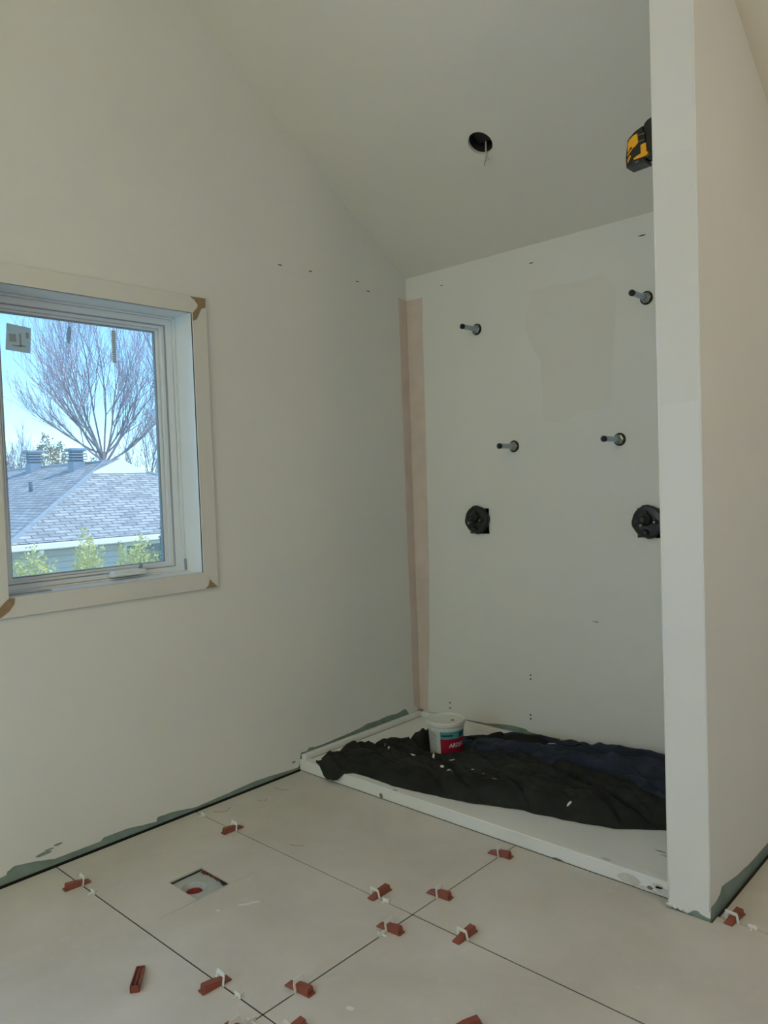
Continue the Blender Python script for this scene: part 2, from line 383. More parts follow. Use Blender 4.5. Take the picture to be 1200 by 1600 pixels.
# --- floor: subfloor with porcelain slabs laid on it, joints left open
ZF = -.011
FH = (.477, .577, -1.904, -1.808)      # opening in the subfloor under the drain
fb = MB()
for bx_ in ((-.2, FH[0], YREAR-.2, .2), (FH[1], XR+.2, YREAR-.2, .2), (FH[0], FH[1], YREAR-.2, FH[2]), (FH[0], FH[1], FH[3], .2)): fb.box(*bx_, -.2, ZF)
fb.box(FH[0], FH[1], FH[2], FH[3], -.2, -.16)
floor = structure(fb.build('floor', SUBFLOOR), 'floor of large beige-grey porcelain tiles with open joints', 'floor')
J = .0023
def slab(x0, x1, y0, y1):
    return MB().box(x0+J, x1-J, y0+J, y1-J, ZF, 0).build('floor_tile', TILE, floor, bevel=.0008, seg=1)
XJ = [.010, 1.240, 2.440, 3.640, XR]
YJ = [-.914, -1.5105, -2.1145, -2.7145, -3.3145, -3.9145, -4.5145, -5.1145, YREAR]
# drain tile with its square cut-out and the grinder's overcuts
cx0, cx1, cy0, cy1 = .440, .622, -1.906, -1.769
for i in range(4):
    for j in range(len(YJ)-1):
        xa, xb, yb, ya = XJ[i], XJ[i+1], YJ[j], YJ[j+1]
        if i == 0 and j == 1:
            mb = MB(); xs = [xa+J, cx0, cx1-.0014, cx1, xb-J]; ys = [ya+J, -2.05, cy0, cy1, -1.66, yb-J]
            for p in range(4):
                for q in range(5):
                    if p in (1, 2) and q == 2: continue
                    if p == 2 and 1 <= q <= 3: continue
                    mb.box(xs[p], xs[p+1], ys[q], ys[q+1], ZF, 0)
            mb.build('floor_tile', TILE, floor, fix=False)['label'] = 'tile with a square drain cut-out'
        elif i == 1 and j == 0:
            pts = [(xa+J, ya+J), (xb-J, ya+J), (xb-J, yb-J), (EX1+.006, yb-J), (EX1+.006, EY-.004), (EX0-.004, EY-.004), (EX0-.004, yb-J), (xa+J, yb-J)]
            mb = MB()
            for (p0, p1, q0, q1) in ((xa+J, EX0-.004, ya+J, yb-J), (EX0-.004, EX1+.006, ya+J, EY-.004), (EX1+.006, xb-J, ya+J, yb-J)): mb.box(p0, p1, q0, q1, ZF, 0)
            mb.build('floor_tile', TILE, floor, fix=False)['label'] = 'tile notched round the end wall'
        else: slab(xa, xb, ya, yb)
for xa, xb in ((EX1+.010, 2.44), (2.44, 3.64), (3.64, XR)):
    for ya, yb in ((-.914, -.313), (-.313, -.004)): slab(xa, xb, yb if yb < ya else ya, yb if yb > ya else ya)

# mortar smudges and pencil marks on the tiles
SMU = mat('mortar_smudge', (.87, .86, .84), rough=.9)
PEN = mat('pencil_mark', (.50, .48, .44), rough=.9)
for x, y, w, h, a in ((.768, -1.822, .022, .005, .9), (.785, -1.790, .018, .005, .9), (.73, -1.90, .010, .004, .3), (1.40, -1.95, .012, .008, .2)):
    pts = [(x+w*math.cos(t)*math.cos(a)-h*math.sin(t)*math.sin(a)*(1+.5*noise.noise(Vector((t, x, 0)))), y+w*math.cos(t)*math.sin(a)+h*math.sin(t)*math.cos(a)*(1+.5*noise.noise(Vector((t, y, 3))))) for t in [2*PI*k/12 for k in range(12)]]
    MB().prism(pts, lambda q: (q[0], q[1], -.0003), lambda q: (q[0], q[1], .0004)).build('smudge', SMU, floor)
for pts in ([(.121, -1.266), (.14, -1.262), (.154, -1.254), (.144, -1.230)], [(.07, -1.134), (.095, -1.125), (.118, -1.128), (.146, -1.103)], [(.065, -1.46), (.09, -1.45), (.11, -1.42), (.09, -1.39)], [(.56, -1.45), (.59, -1.44), (.61, -1.42)]):
    MB().tube([(x, y, .0002) for x, y in pts], .0011, 5).build('pencil_mark', PEN, floor)
# dark bedding seen in the open joints
BED = mat('joint_bedding', (.13, .125, .11), rough=.95, var=.15, scale=30)
for yj in YJ[:-1]: MB().box(.012 if yj < -.92 else EX1+.012, XR, yj-J*.95, yj+J*.95, ZF, -.0020).build('joint_bed', BED, floor)
MB().box(.012, EX0-.004, -.914-J*1.05, -.9141, ZF, -.0006).build('tray_caulk', mat('grey_caulk', (.72, .71, .68), rough=.8), floor)
for xj in XJ[1:-1]: MB().box(xj-J*.95, xj+J*.95, YREAR, -.916, ZF, -.0021).build('joint_bed', BED, floor)
# ------------------------------------------------------------------ the window
window = structure(empty('window_1', (0, -1.825, 1.025)), 'white casement window with primed casing in the left wall', 'window')
OFF = Vector((0, -1.825, 1.025))
def wpart(mb, name, m, parent=None, **kw):
    mb.v = [tuple(Vector(v) - OFF) for v in mb.v]
    o = mb.build(name, m, **kw); o.parent = parent or window
    return o
y0, y1, z0, z1 = WIN['y0'], WIN['y1'], WIN['z0'], WIN['z1']
oy0, oy1, oz0, oz1 = -2.307, -1.346, .952, 2.213
T = .013
def casing(pts): return MB().prism(pts, lambda q: (0.0006, q[0], q[1]), lambda q: (T, q[0], q[1]))
wpart(casing([(oy0, oz1), (oy1, oz1), (y1, z1), (y0, z1)]), 'casing_board', TRIM, bevel=.0015)
wpart(casing([(oy0, oz0), (y0, z0), (y1, z0), (oy1, oz0)]), 'casing_board', TRIM, bevel=.0015)
wpart(casing([(oy1, oz0), (y1, z0), (y1, z1), (oy1, oz1)]), 'casing_board', TRIM, bevel=.0015)
wpart(casing([(oy0, oz0), (oy0, oz1), (y0, z1), (y0, z0)]), 'casing_board', TRIM, bevel=.0015)
# jamb boards lining the opening
XJB = -.128
for b in ((XJB-.03, .010, y1, y1+.016, z0-.016, z1+.016), (XJB-.03, .010, y0-.016, y0, z0-.016, z1+.016), (XJB-.03, .010, y0, y1, z1, z1+.016), (XJB-.03, .010, y0, y1, z0-.016, z0)):
    wpart(MB().box(*b), 'jamb_board', JAMBP, bevel=.001)
# frame, sash, gasket
def frame_ring(a0, a1, b0, b1, w, xa, xb):
    mb = MB()
    mb.prism([(a0, b0), (a1, b0), (a1-w, b0+w), (a0+w, b0+w)], lambda q: (xa, *q), lambda q: (xb, *q))
    mb.prism([(a0, b1), (a0+w, b1-w), (a1-w, b1-w), (a1, b1)], lambda q: (xa, *q), lambda q: (xb, *q))
    mb.prism([(a0, b0), (a0+w, b0+w), (a0+w, b1-w), (a0, b1)], lambda q: (xa, *q), lambda q: (xb, *q))
    mb.prism([(a1, b0), (a1, b1), (a1-w, b1-w), (a1-w, b0+w)], lambda q: (xa, *q), lambda q: (xb, *q))
    return mb
def ring2(o, n, xa, xb):
    """rectangular ring between an outer and an inner inset; insets are (side, bottom, top) from the clear opening"""
    A = [(y0+o[0], z0+o[1]), (y1-o[0], z0+o[1]), (y1-o[0], z1-o[2]), (y0+o[0], z1-o[2])]; B = [(y0+n[0], z0+n[1]), (y1-n[0], z0+n[1]), (y1-n[0], z1-n[2]), (y0+n[0], z1-n[2])]
    mb = MB()
    for k in range(4):
        k2 = (k+1) % 4; mb.prism([A[k], A[k2], B[k2], B[k]], lambda q: (xa, *q), lambda q: (xb, *q))
    return mb
I0, I1, I2, I3, I4, I5 = (.0006, .0006, .0006), (.012, .006, .009), (.048, .027, .038), (.066, .038, .052), (.079, .047, .061), (.085, .052, .066)
wpart(ring2(I0, I1, XJB-.07, XJB+.006), 'window_stop', VINYL, bevel=.001)
fr = wpart(ring2(I1, I2, XJB-.075, XJB-.004), 'window_frame', VINYL, bevel=.003)
wpart(ring2((.046, .025, .036), (.050, .029, .040), XJB-.06, XJB-.0035), 'frame_seam', VINYLG)
sash = wpart(ring2(I2, I3, XJB-.065, XJB-.010), 'sash', VINYL, bevel=.003)
wpart(ring2(I3, I4, XJB-.06, XJB-.026), 'glazing_bead', VINYL, sash, bevel=.003)
wpart(ring2((.078, .046, .060), I5, XJB-.05, XJB-.036), 'gasket', VINYLG, sash)
GX = XJB-.042
pane = wpart(MB().box(GX-.002, GX+.002, y0+.080, y1-.080, z0+.048, z1-.062), 'pane', GLASS)
pane['label'] = 'slightly hazy clear pane'
# crank operator on the bottom frame
crank = wpart(MB().prism([(-1.780, 1.036), (-1.625, 1.036), (-1.625, 1.057), (-1.645, 1.062), (-1.770, 1.060), (-1.780, 1.052)], lambda q: (XJB-.005, *q), lambda q: (XJB+.030, *q)), 'crank_cover', VINYL, bevel=.005)
mb = MB(); mb.tube([(XJB+.012, -1.645, 1.060), (XJB+.020, -1.645, 1.078), (XJB+.022, -1.655, 1.084)], [.009, .008, .006], 10)
wpart(mb, 'crank_spindle', VINYLG, crank, smooth=True)
mb = MB(); mb.box(XJB+.030, XJB+.040, -1.778, -1.650, 1.040, 1.052); wpart(mb, 'crank_handle', VINYL, crank, bevel=.004)
wpart(MB().box(XJB+.004, XJB+.012, -1.428, -1.420, 1.032, 1.080), 'latch_strike', VINYLG)
# bare fibreboard at the unfinished mitres
for pts in ([(-1.427, 2.209), (-1.349, 2.211), (-1.351, 2.171), (-1.372, 2.164), (-1.388, 2.134), (-1.398, 2.115), (-1.417, 2.107), (-1.416, 2.142), (-1.392, 2.166), (-1.390, 2.180), (-1.405, 2.196)],
            [(-1.390, .992), (-1.376, .976), (-1.349, .955), (-1.375, .954), (-1.413, .955), (-1.398, .966)],
            [(-2.231, 1.023), (-2.212, 1.021), (-2.215, 1.000), (-2.232, .978), (-2.262, .957), (-2.300, .954), (-2.262, .996), (-2.245, 1.012)]):
    wpart(MB().prism(pts, lambda q: (T-.0005, *q), lambda q: (T+.0009, *q)), 'bare_corner', BROWN)['label'] = 'bare brown fibreboard showing at the mitre'
# added copy beyond the left edge of the view, framing the left fill light
w2 = copy_tree(window); w2.name = 'added_window'; w2.location.y = -3.3; structure(w2, 'added unseen copy of the casement window around the left fill light', 'window')
# thin metal ruler-like strip left on the sill
st = MB().box(-.062, -.030, -2.215, -2.060, 0, .003); o = st.build('flat_metal_strip', VINYLG, bevel=.001); o.location = (0, 0, z0+.001)
tag(o, 'flat grey strip lying on the window sill at its left end', 'strip')
# stickers on the pane
def paper(name, rgb, t):      # thin printed film: daylight from behind glows through it
    m = mat(name, rgb, rough=.7, var=.08, scale=45); nt = m.node_tree; out = nt.nodes['Material Output']; b = nt.nodes['Principled BSDF']
    tl = nt.nodes.new('ShaderNodeBsdfTranslucent'); tl.inputs['Color'].default_value = (*_lin(rgb), 1); mx = nt.nodes.new('ShaderNodeMixShader'); mx.inputs[0].default_value = t
    nt.links.new(b.outputs[0], mx.inputs[1]); nt.links.new(tl.outputs[0], mx.inputs[2]); nt.links.new(mx.outputs[0], out.inputs[0]); return m
STK3 = mat('sticker_ink', (.70, .71, .71), rough=.7)
STK = paper('sticker_film', (.90, .90, .87), .75)
STK2 = paper('sticker_print', (.82, .83, .84), .88)
gx = GX+.0024
o = MB().prism([(-2.119, 2.039), (-2.028, 2.030), (-2.036, 1.932), (-2.128, 1.938)], lambda q: (gx, *q), lambda q: (gx+.0006, *q)).build('window_sticker', STK)
tag(o, 'square grey printed sticker at the upper left of the pane', 'sticker')
for (a, b, w, h) in ((-2.112, 1.985, .026, .030), (-2.075, 1.98, .008, .05), (-2.05, 2.0, .012, .022), (-2.102, 1.957, .05, .006)):
    MB().box(gx+.0006, gx+.0009, a, a+w, b-h/2, b+h/2).build('printed_block', STK3, o)
o = MB().prism([(-1.882, 2.052), (-1.872, 2.056), (-1.868, 2.03), (-1.876, 2.0), (-1.880, 1.985), (-1.886, 1.99), (-1.890, 2.02)], lambda q: (gx, *q), lambda q: (gx+.0006, *q)).build('torn_label', STK2)
tag(o, 'small torn dark label hanging near the top of the pane', 'label')
rt_ = MB().box(gx, gx+.0005, -1.697, -1.679, 1.926, 2.062).build('ruler_sticker', STK)
tag(rt_, 'narrow dotted vertical sticker strip near the top right of the pane', 'sticker')
for k in range(14):
    z = 1.931 + k*.0096
    MB().box(gx+.0005, gx+.0009, -1.695, -1.681, z, z+.0052).build('printed_tick', STK3, rt_)

# ------------------------------------------------------------------ shower tray
ZT = .050
mb = MB(); TX1, TY0 = EX0-.004, -.914
mb.box(.0015, TX1, TY0, TY0+.045, 0.0, .0535)                    # front sill
mb.box(.0015, TX1, TY0+.045, -.0015, 0.0, ZT)
tray = mb.build('shower_tray', TRAYM, bevel=.004, seg=3)
tag(tray, 'low white rectangular shower tray under the crumpled clothes', 'shower tray')
MB().box(.0015, .030, TY0+.012, -.002, .049, .076).build('wall_flange', TRAYM, tray, bevel=.004)
MB().box(.0305, .036, TY0+.04, -.03, ZT-.002, ZT+.0012).build('drip_groove', mat('groove_line', (.62, .60, .55), rough=.8), tray)  # darker strip along the wall flange
MB().box(.030, TX1, -.028, -.002, .049, .076).build('wall_flange', TRAYM, tray, bevel=.004)
MB().box(.0005, .0300, -.026, -.002, .074, .083).build('sealant_lump', mat('old_sealant', (.62, .56, .46), rough=.8), tray, bevel=.004)
# mortar smears on the tray's front
MORT = mat('dry_mortar', (.80, .79, .76), rough=.9, var=.08, scale=30, bump=.3, bscale=60)
MORTD = mat('dark_mortar', (.50, .49, .47), rough=.9, var=.2, scale=60)
def pat(name, pts3, m, parent, t=.002):
    mbp = MB(); n = len(pts3); mbp.prism(list(range(n)), lambda i: pts3[i], lambda i: tuple(Vector(pts3[i]) + Vector((0, -t, t*.6)))); return mbp.build(name, m, parent)
for x, z, w, h, m_ in ((1.690, .022, .040, .018, MORT), (1.765, .016, .010, .006, MORTD), (1.745, .006, .050, .008, MORT), (1.812, .018, .030, .014, MORT), (.545, .012, .010, .012, MORTD), (1.79, .030, .02, .008, MORT), (1.42, .004, .02, .003, MORTD)):
    pat('mortar_smear', [(x+w*math.cos(2*PI*k/11)*(1+.4*noise.noise(Vector((k, x*9, 0)))), TY0+.0005, max(.001, z+h*math.sin(2*PI*k/11)*(1+.4*noise.noise(Vector((k, x*9, 5)))))) for k in range(11)], m_, tray)
for x, y, w, h, m_ in ((1.72, -.72, .022, .004, MORTD), (1.77, -.74, .05, .010, MORT), (1.815, -.79, .018, .06, MORT), (1.60, -.895, .02, .006, MORT), (.62, -.905, .012, .004, MORTD)):
    pat('mortar_smear', [(x+w*math.cos(2*PI*k/11)*(1+.5*noise.noise(Vector((k, x*9, 0)))), y+h*math.sin(2*PI*k/11)*(1+.5*noise.noise(Vector((k, x*9, 5)))), (ZT if y > -.868 else .0535)+.0004) for k in range(11)], m_, tray, .0008)

# ------------------------------------------------------------------ crumpled work clothes
def fabric(name, rgb, rgb2):
    m = mat(name, rgb, rough=.72, rgb2=rgb2, scale=9, bump=.35, bscale=420, spec=.35)
    return m
BLK = fabric('black_canvas', (.05, .056, .05), (.135, .145, .13))
NVY = fabric('navy_denim', (.07, .10, .16), (.155, .195, .285))
BX, BY = .533, -.432      # where the bucket stands
def rid(x, y, s): return 1-2*abs(noise.noise(Vector((x, y, s))))
B_F = [(.09, -.885), (.16, -.925), (.23, -.945), (.29, -.935), (.34, -.880), (.42, -.872), (.57, -.878), (.77, -.845), (.94, -.812), (1.12, -.745), (1.32, -.712), (1.51, -.662), (1.66, -.560), (1.80, -.49)]
B_R = [(.09, -.835), (.12, -.74), (.20, -.62), (.27, -.55), (.34, -.42), (.42, -.30), (.62, -.28), (.8, -.28), (1.0, -.25), (1.3, -.2), (1.5, -.22), (1.8, -.25)]
B_A = [(.09, .018), (.16, .030), (.3, .036), (.40, .055), (.5, .050), (.7, .048), (.9, .062), (1.1, .078), (1.35, .082), (1.6, .085), (1.8, .085)]
def h_black(x, y):
    f, r = lerp(B_F, x), lerp(B_R, x); v = (y-f)/(r-f)
    if v < 0 or v > 1: return 0.0
    d = min(y-f, 1e9); e = sstep(0, .10, d)**.7
    wx = x + .06*noise.noise(Vector((x*4, y*4, 2))); wy = y + .05*noise.noise(Vector((x*4, y*4, 7)))
    diag = wy + .28*wx
    fold = .62*rid(wx*2.0, diag*7.5, 1.5) + .20*rid(wx*5, diag*16, 4.2) + .08*rid(wx*12, wy*30, 9.1) + .05*rid(wx*30, wy*60, 2.2)
    cr = -.60*(1-min(1, abs(noise.noise(Vector((wx*1.9, diag*8, 31.0))))/.12)) - .16*(1-min(1, abs(noise.noise(Vector((wx*5+diag*5, diag*15, 37.0))))/.18))
    fold += cr
    h = lerp(B_A, x)*(.40+.42*e)*min(1, .25+d/.06) + (.040+.020*sstep(.9, 1.3, x))*fold*(.25+.75*e)
    if x < .36: h += .016*rid(y*26, x*5, 3.3)
    h += .045*math.exp(-((x-.40)/.06)**2-((y+.40)/.09)**2) + .030*math.exp(-((x-.20)/.05)**2-((y+.70)/.06)**2)
    er = sstep(0, .05, r-y); h *= (.35+.65*er)
    q = sstep(.088, .15, math.hypot(x-BX, y-BY)); h = h*q + .012*(1-q)
    return max(h, .004)
N_F = [(.44, -.27), (.53, -.30), (.60, -.33), (.66, -.40), (.72, -.43), (.80, -.40), (.88, -.32), (.95, -.33), (1.05, -.42), (1.18, -.40), (1.30, -.36), (1.42, -.42), (1.55, -.50), (1.66, -.50), (1.80, -.46)]
N_R = [(.44, -.22), (.49, -.165), (.60, -.13), (.70, -.085), (.92, -.055), (1.1, -.045), (1.3, -.036), (1.8, -.034)]
N_A = [(.44, .020), (.60, .040), (.75, .055), (.95, .070), (1.1, .085), (1.3, .095), (1.5, .108), (1.8, .11)]
def h_navy(x, y):
    f, r = lerp(N_F, x), lerp(N_R, x); d = y-f
    wx = x + .05*noise.noise(Vector((x*4, y*4, 12))); wy = y + .04*noise.noise(Vector((x*4, y*4, 17)))
    diag = wy + .22*wx
    fold = .55*rid(wx*2.2, diag*8, 21.5) + .25*rid(wx*6, diag*17, 24.2) + .10*rid(wx*14, wy*33, 29.1) - .45*(1-min(1, abs(noise.noise(Vector((wx*1.8, diag*7, 41.0))))/.12)) - .12*(1-min(1, abs(noise.noise(Vector((wx*5+diag*5, diag*15, 47.0))))/.18))
    # long valley that runs between the two rolls of the garment
    vy = lerp([(.44, -.24), (.6, -.20), (.8, -.19), (1.0, -.18), (1.3, -.16), (1.6, -.17), (1.8, -.19)], x)
    valley = math.exp(-((y-vy)/.026)**2)
    e = sstep(0, .07, d); er = sstep(-.005, .05, r-y)
    h = lerp(N_A, x)*(.55+.45*e)*(.55+.45*er) + .036*fold - .062*valley
    hb = h_black(x, y)
    return max(h*(.3+.7*e)*(.3+.7*er), .008, hb*(1-.75*valley-(.3 if y > vy else 0)) + .008 + .010*e)
def garment(name, fr_, rr_, hf, x0, x1, nx, ny, m, zb=ZT):
    vs_, fs = [], []; vv = [0, .004, .012, .025] + [.04+.92*k/(ny-1) for k in range(ny)] + [.975, .988, .996, 1]
    M_ = len(vv)
    for i in range(nx+1):
        x = x0+(x1-x0)*i/nx
        for j, v in enumerate(vv):
            f, r = lerp(fr_, x), lerp(rr_, x); f += .010*noise.noise(Vector((x*16, 1, 0))); r += .008*noise.noise(Vector((x*16, 9, 0)))
            y = f+(r-f)*v; xx = x
            if i < 8: xx += (8-i)/8*.03*noise.noise(Vector((v*6, 3, 0)))
            h = .0015 if j in (0, M_-1) or i in (0, nx) else hf(x, min(max(y, lerp(fr_, x)+.0005), lerp(rr_, x)-.0005))
            if j in (1, M_-2) : h = min(h, .008)
            if j in (2, M_-3) : h = min(h, .014)
            z = zb + h
            if y < -.9135: z = max(z - (-.9135-y)*1.1, .006)      # cuff hanging over the front sill
            vs_.append((xx, y, z))
    for i in range(nx):
        for j in range(M_-1):
            a = i*M_+j; fs.append((a, a+M_, a+M_+1, a+1))
    return MB().add(vs_, fs).build(name, m, smooth=True)
blk = garment('black_garment', B_F, B_R, h_black, .09, 1.80, 230, 70, BLK)
tag(blk, 'crumpled black work garment spotted with paint along the shower tray front', 'clothing')
nvy = garment('navy_garment', N_F, N_R, h_navy, .44, 1.80, 190, 56, NVY)
tag(nvy, 'crumpled navy blue garment bunched against the shower back wall', 'clothing')
# black waistband lying from the jacket to the bucket, with a metal buckle
mb = MB(); cpts = []
bandm = fabric('black_webbing', (.07, .075, .07), (.11, .11, .11))
vs_, fs = [], []
NB = 60
for i in range(NB+1):
    t = i/NB; x = .50+.62*t; yc = -.205 + .035*math.sin(t*3.2) ; z = ZT+h_navy(x, yc)+.006
    w = .020
    for k, (dy, dz) in enumerate(((-w, -.004), (-w, .003), (0, .006), (w, .003), (w, -.004))): vs_.append((x, yc+dy, max(z, ZT+h_navy(x, yc+dy)+.003)+dz))
for i in range(NB):
    for k in range(4): a = i*5+k; fs.append((a, a+1, a+6, a+5))
MB().add(vs_, fs).build('strap', bandm, nvy, smooth=True)['label'] = 'black webbing strap'
zz = ZT+h_navy(.70, -.185)+.014
bk = frame_ring(0, 1, 0, 1, .2, 0, 1)
bk.v = [(.672+.05*v[1], -.204+.034*v[2], zz+.004*v[0]) for v in bk.v]
bk.build('buckle', BRASS, nvy)['label'] = 'dull metal buckle'
# zip line with pale teeth
for (xa, xb, yo) in ((.93, 1.03, -.215), (.97, 1.00, -.13)):
    pts = [(xa+(xb-xa)*k/8, yo+.01*math.sin(k), ZT+h_navy(xa+(xb-xa)*k/8, yo+.01*math.sin(k))+.003) for k in range(9)]
    MB().tube(pts, .0022, 6).build('zip', mat('zip_brass', (.68, .66, .56), rough=.5), nvy, smooth=True)
# paint and plaster splashes on the cloth
SPL = mat('paint_splash', (.82, .81, .76), rough=.8)
for i, (x, y, s) in enumerate([(.36, -.655, .010), (.30, -.63, .005), (.52, -.665, .007), (.675, -.650, .006), (.708, -.612, .008), (.855, -.655, .008), (1.335, -.676, .006), (.60, -.615, .012), (.63, -.64, .004), (.72, -.70, .009), (.78, -.72, .007), (1.0, -.70, .004), (1.10, -.50, .007), (.93, -.68, .005)]):
    z = ZT+h_black(x, y)+.0022
    n = 9; el = 1+1.6*rnd.random(); aa = rnd.random()*PI
    ps = []
    for k in range(n):
        t = 2*PI*k/n; px, py = s*el*math.cos(t), s*.55*math.sin(t); X = x+px*math.cos(aa)-py*math.sin(aa); Y = y+px*math.sin(aa)+py*math.cos(aa)
        ps.append((X, Y, ZT+h_black(X, Y)+.0018))
    mb = MB(); mb.add(ps+[tuple(Vector(p_)+Vector((0, 0, .0012))) for p_ in ps], [tuple(range(n, 2*n))]+[(k, (k+1) % n, n+(k+1) % n, n+k) for k in range(n)]); mb.build('paint_splash', SPL, blk)

# ------------------------------------------------------------------ bucket of waterproofing compound
BZ = ZT+.0135
bucket = empty('plastic_bucket', (BX, BY, BZ)); tag(bucket, 'small white lidded plastic bucket with teal and crimson label', 'bucket')
PAIL = mat('pail_plastic', (.85, .85, .82), rough=.4, var=.02)
R0, R1, HB_ = .078, .0865, .158
def rb(h): return R0+(R1-R0)*h/HB_
MB().lathe([(0, 0), (R0-.004, 0), (R0, .004), (rb(.132), .132), (rb(.13)+.0045, .133), (rb(.13)+.0045, .138), (rb(.14), .1385), (R1-.001, .151), (R1-.002, HB_), (0, HB_)], 56).build('pail', PAIL, bucket, smooth=False)
lid = MB().lathe([(R1-.003, .1505), (R1+.0065, .1505), (R1+.0085, .153), (R1+.0085, .168), (R1+.006, .1715), (R1-.001, .1715), (R1-.005, .1655), (R1-.010, .1650), (0, .1650)], 56).build('lid', PAIL, bucket)
for o_ in bucket.children:
    for p_ in o_.data.polygons: p_.use_smooth = True
    o_.modifiers.new('es', 'EDGE_SPLIT').split_angle = math.radians(30)
MB().lathe([(0, 0), (.009, 0), (.009, .001), (0, .001)], 14, Matrix.Translation((.036, .008, .1656))).build('lid_stain', mat('dark_stain', (.42, .39, .33), rough=.9), lid)
A_C = math.atan2(CAM.y-BY, CAM.x-BX)
def wrap(a0, a1, h0, h1, off, name, m, parent):
    return MB().lathe([(rb(h0)+off, h0), (rb(h1)+off, h1)], 26, None, (A_C+math.radians(a0), A_C+math.radians(a1))).build(name, m, parent, smooth=True)
TEAL = mat('label_teal', (.34, .60, .61), rough=.5); CRIM = mat('label_crimson', (.62, .06, .19), rough=.45, var=.04)
lw = wrap(-85, -21, .010, .128, .0006, 'instruction_panel', mat('label_white', (.80, .80, .77), rough=.5), bucket)
TXT = mat('print_grey', (.42, .43, .42), rough=.7)
for r in range(15):
    h = .118-.0068*r; a1 = -40+9*rnd.random()
    wrap(-78, a1, h, h+.0022, .0010, 'print_line', TXT, lw)
lt = wrap(-20, 110, .094, .128, .0006, 'label_panel', TEAL, bucket); lt['label'] = 'teal upper label band'
wrap(-17, 22, .106, .114, .0010, 'print_block', mat('print_navy', (.06, .25, .33), rough=.6), lt)
wrap(44, 70, .098, .122, .0010, 'print_block', mat('print_green', (.08, .36, .36), rough=.6), lt)
lr = wrap(-20, 110, .012, .0935, .0006, 'label_panel', CRIM, bucket); lr['label'] = 'crimson lower label with white lettering'
wrap(-20, 110, .041, .0425, .0010, 'print_line', mat('print_dark', (.30, .03, .09), rough=.6), lr)
wrap(-12, 60, .024, .0248, .0010, 'print_line', mat('print_pink', (.78, .40, .48), rough=.6), lr)
def text_mesh(body, size):
    cu = bpy.data.curves.new('lettering', 'FONT'); cu.body = body; cu.size = size; cu.resolution_u = 3; cu.offset = size*.018
    to = bpy.data.objects.new('lettering', cu); COL.objects.link(to)
    dg = bpy.context.evaluated_depsgraph_get(); me = bpy.data.meshes.new_from_object(to.evaluated_get(dg))
    bpy.data.objects.remove(to, do_unlink=True)
    return me
me = text_mesh('ARDEX', .028)
a_st = A_C+math.radians(8)
for v in me.vertices:
    h = .053+v.co.y; a = a_st+(v.co.x*.92 + v.co.y*.18)/rb(h); r = rb(h)+.0013
    v.co = (r*math.cos(a), r*math.sin(a), h)
me.materials.clear(); me.materials.append(mat('print_white', (.88, .86, .84), rough=.6))
lo = bpy.data.objects.new('lettering', me); COL.objects.link(lo); lo.parent = lr; lo['label'] = 'white ARDEX lettering'

# ------------------------------------------------------------------ pipe stubs and valves on the back wall
def pipe(x, z, L, label, tilt=0.0):
    root = empty('pipe_stub', (x, 0, z)); tag(root, label, 'pipe', 'pipe stubs on the shower back wall')
    Mx = Matrix.Rotation(PI/2, 4, 'X')
    MB().lathe([(0, .0005), (.024, .0005), (.0255, .004), (.0255, .008), (.022, .013), (.016, .015), (.0135, .016)], 6, Mx).build('hex_fitting', BRASS, root, bevel=.001)
    MB().lathe([(.016, .014), (.0165, .026), (.0145, .030), (.0115, .031)], 20, Mx).build('collar', STEEL, root, smooth=True)
    MB().lathe([(.0125, .012), (.0125, L-.004), (.0125, L-.001), (.0095, L), (.0090, L-.02)], 24, Mx).build('tube', STEEL, root, smooth=True)
    MB().lathe([(.0092, L-.0015), (0, L-.0015)], 20, Mx).build('end_plug', NAVYEND, root)
    MB().lathe([(.0125, L-.012), (.0135, L-.011), (.0135, L-.001), (.0095, L+.0005)], 24, Mx).build('end_rim', NAVYEND, root, smooth=True)
    MB().lathe([(0, -.0004), (.029, -.0004), (.030, .0012), (0, .0012)], 20, Mx).build('wall_cut', DARKGAP, root)
    root.rotation_euler = (tilt, 0, 0)
    return root
pipe(.478, 2.166, .131, 'upper left steel pipe stub high on the shower back wall', 0.0)
pipe(1.394, 2.157, .150, 'upper right steel pipe stub high beside the end wall', 0.0)
pipe(.686, 1.546, .136, 'middle left steel pipe stub above the left valve', 0.0)
pipe(1.254, 1.545, .160, 'middle right steel pipe stub above the right valve', 0.0)

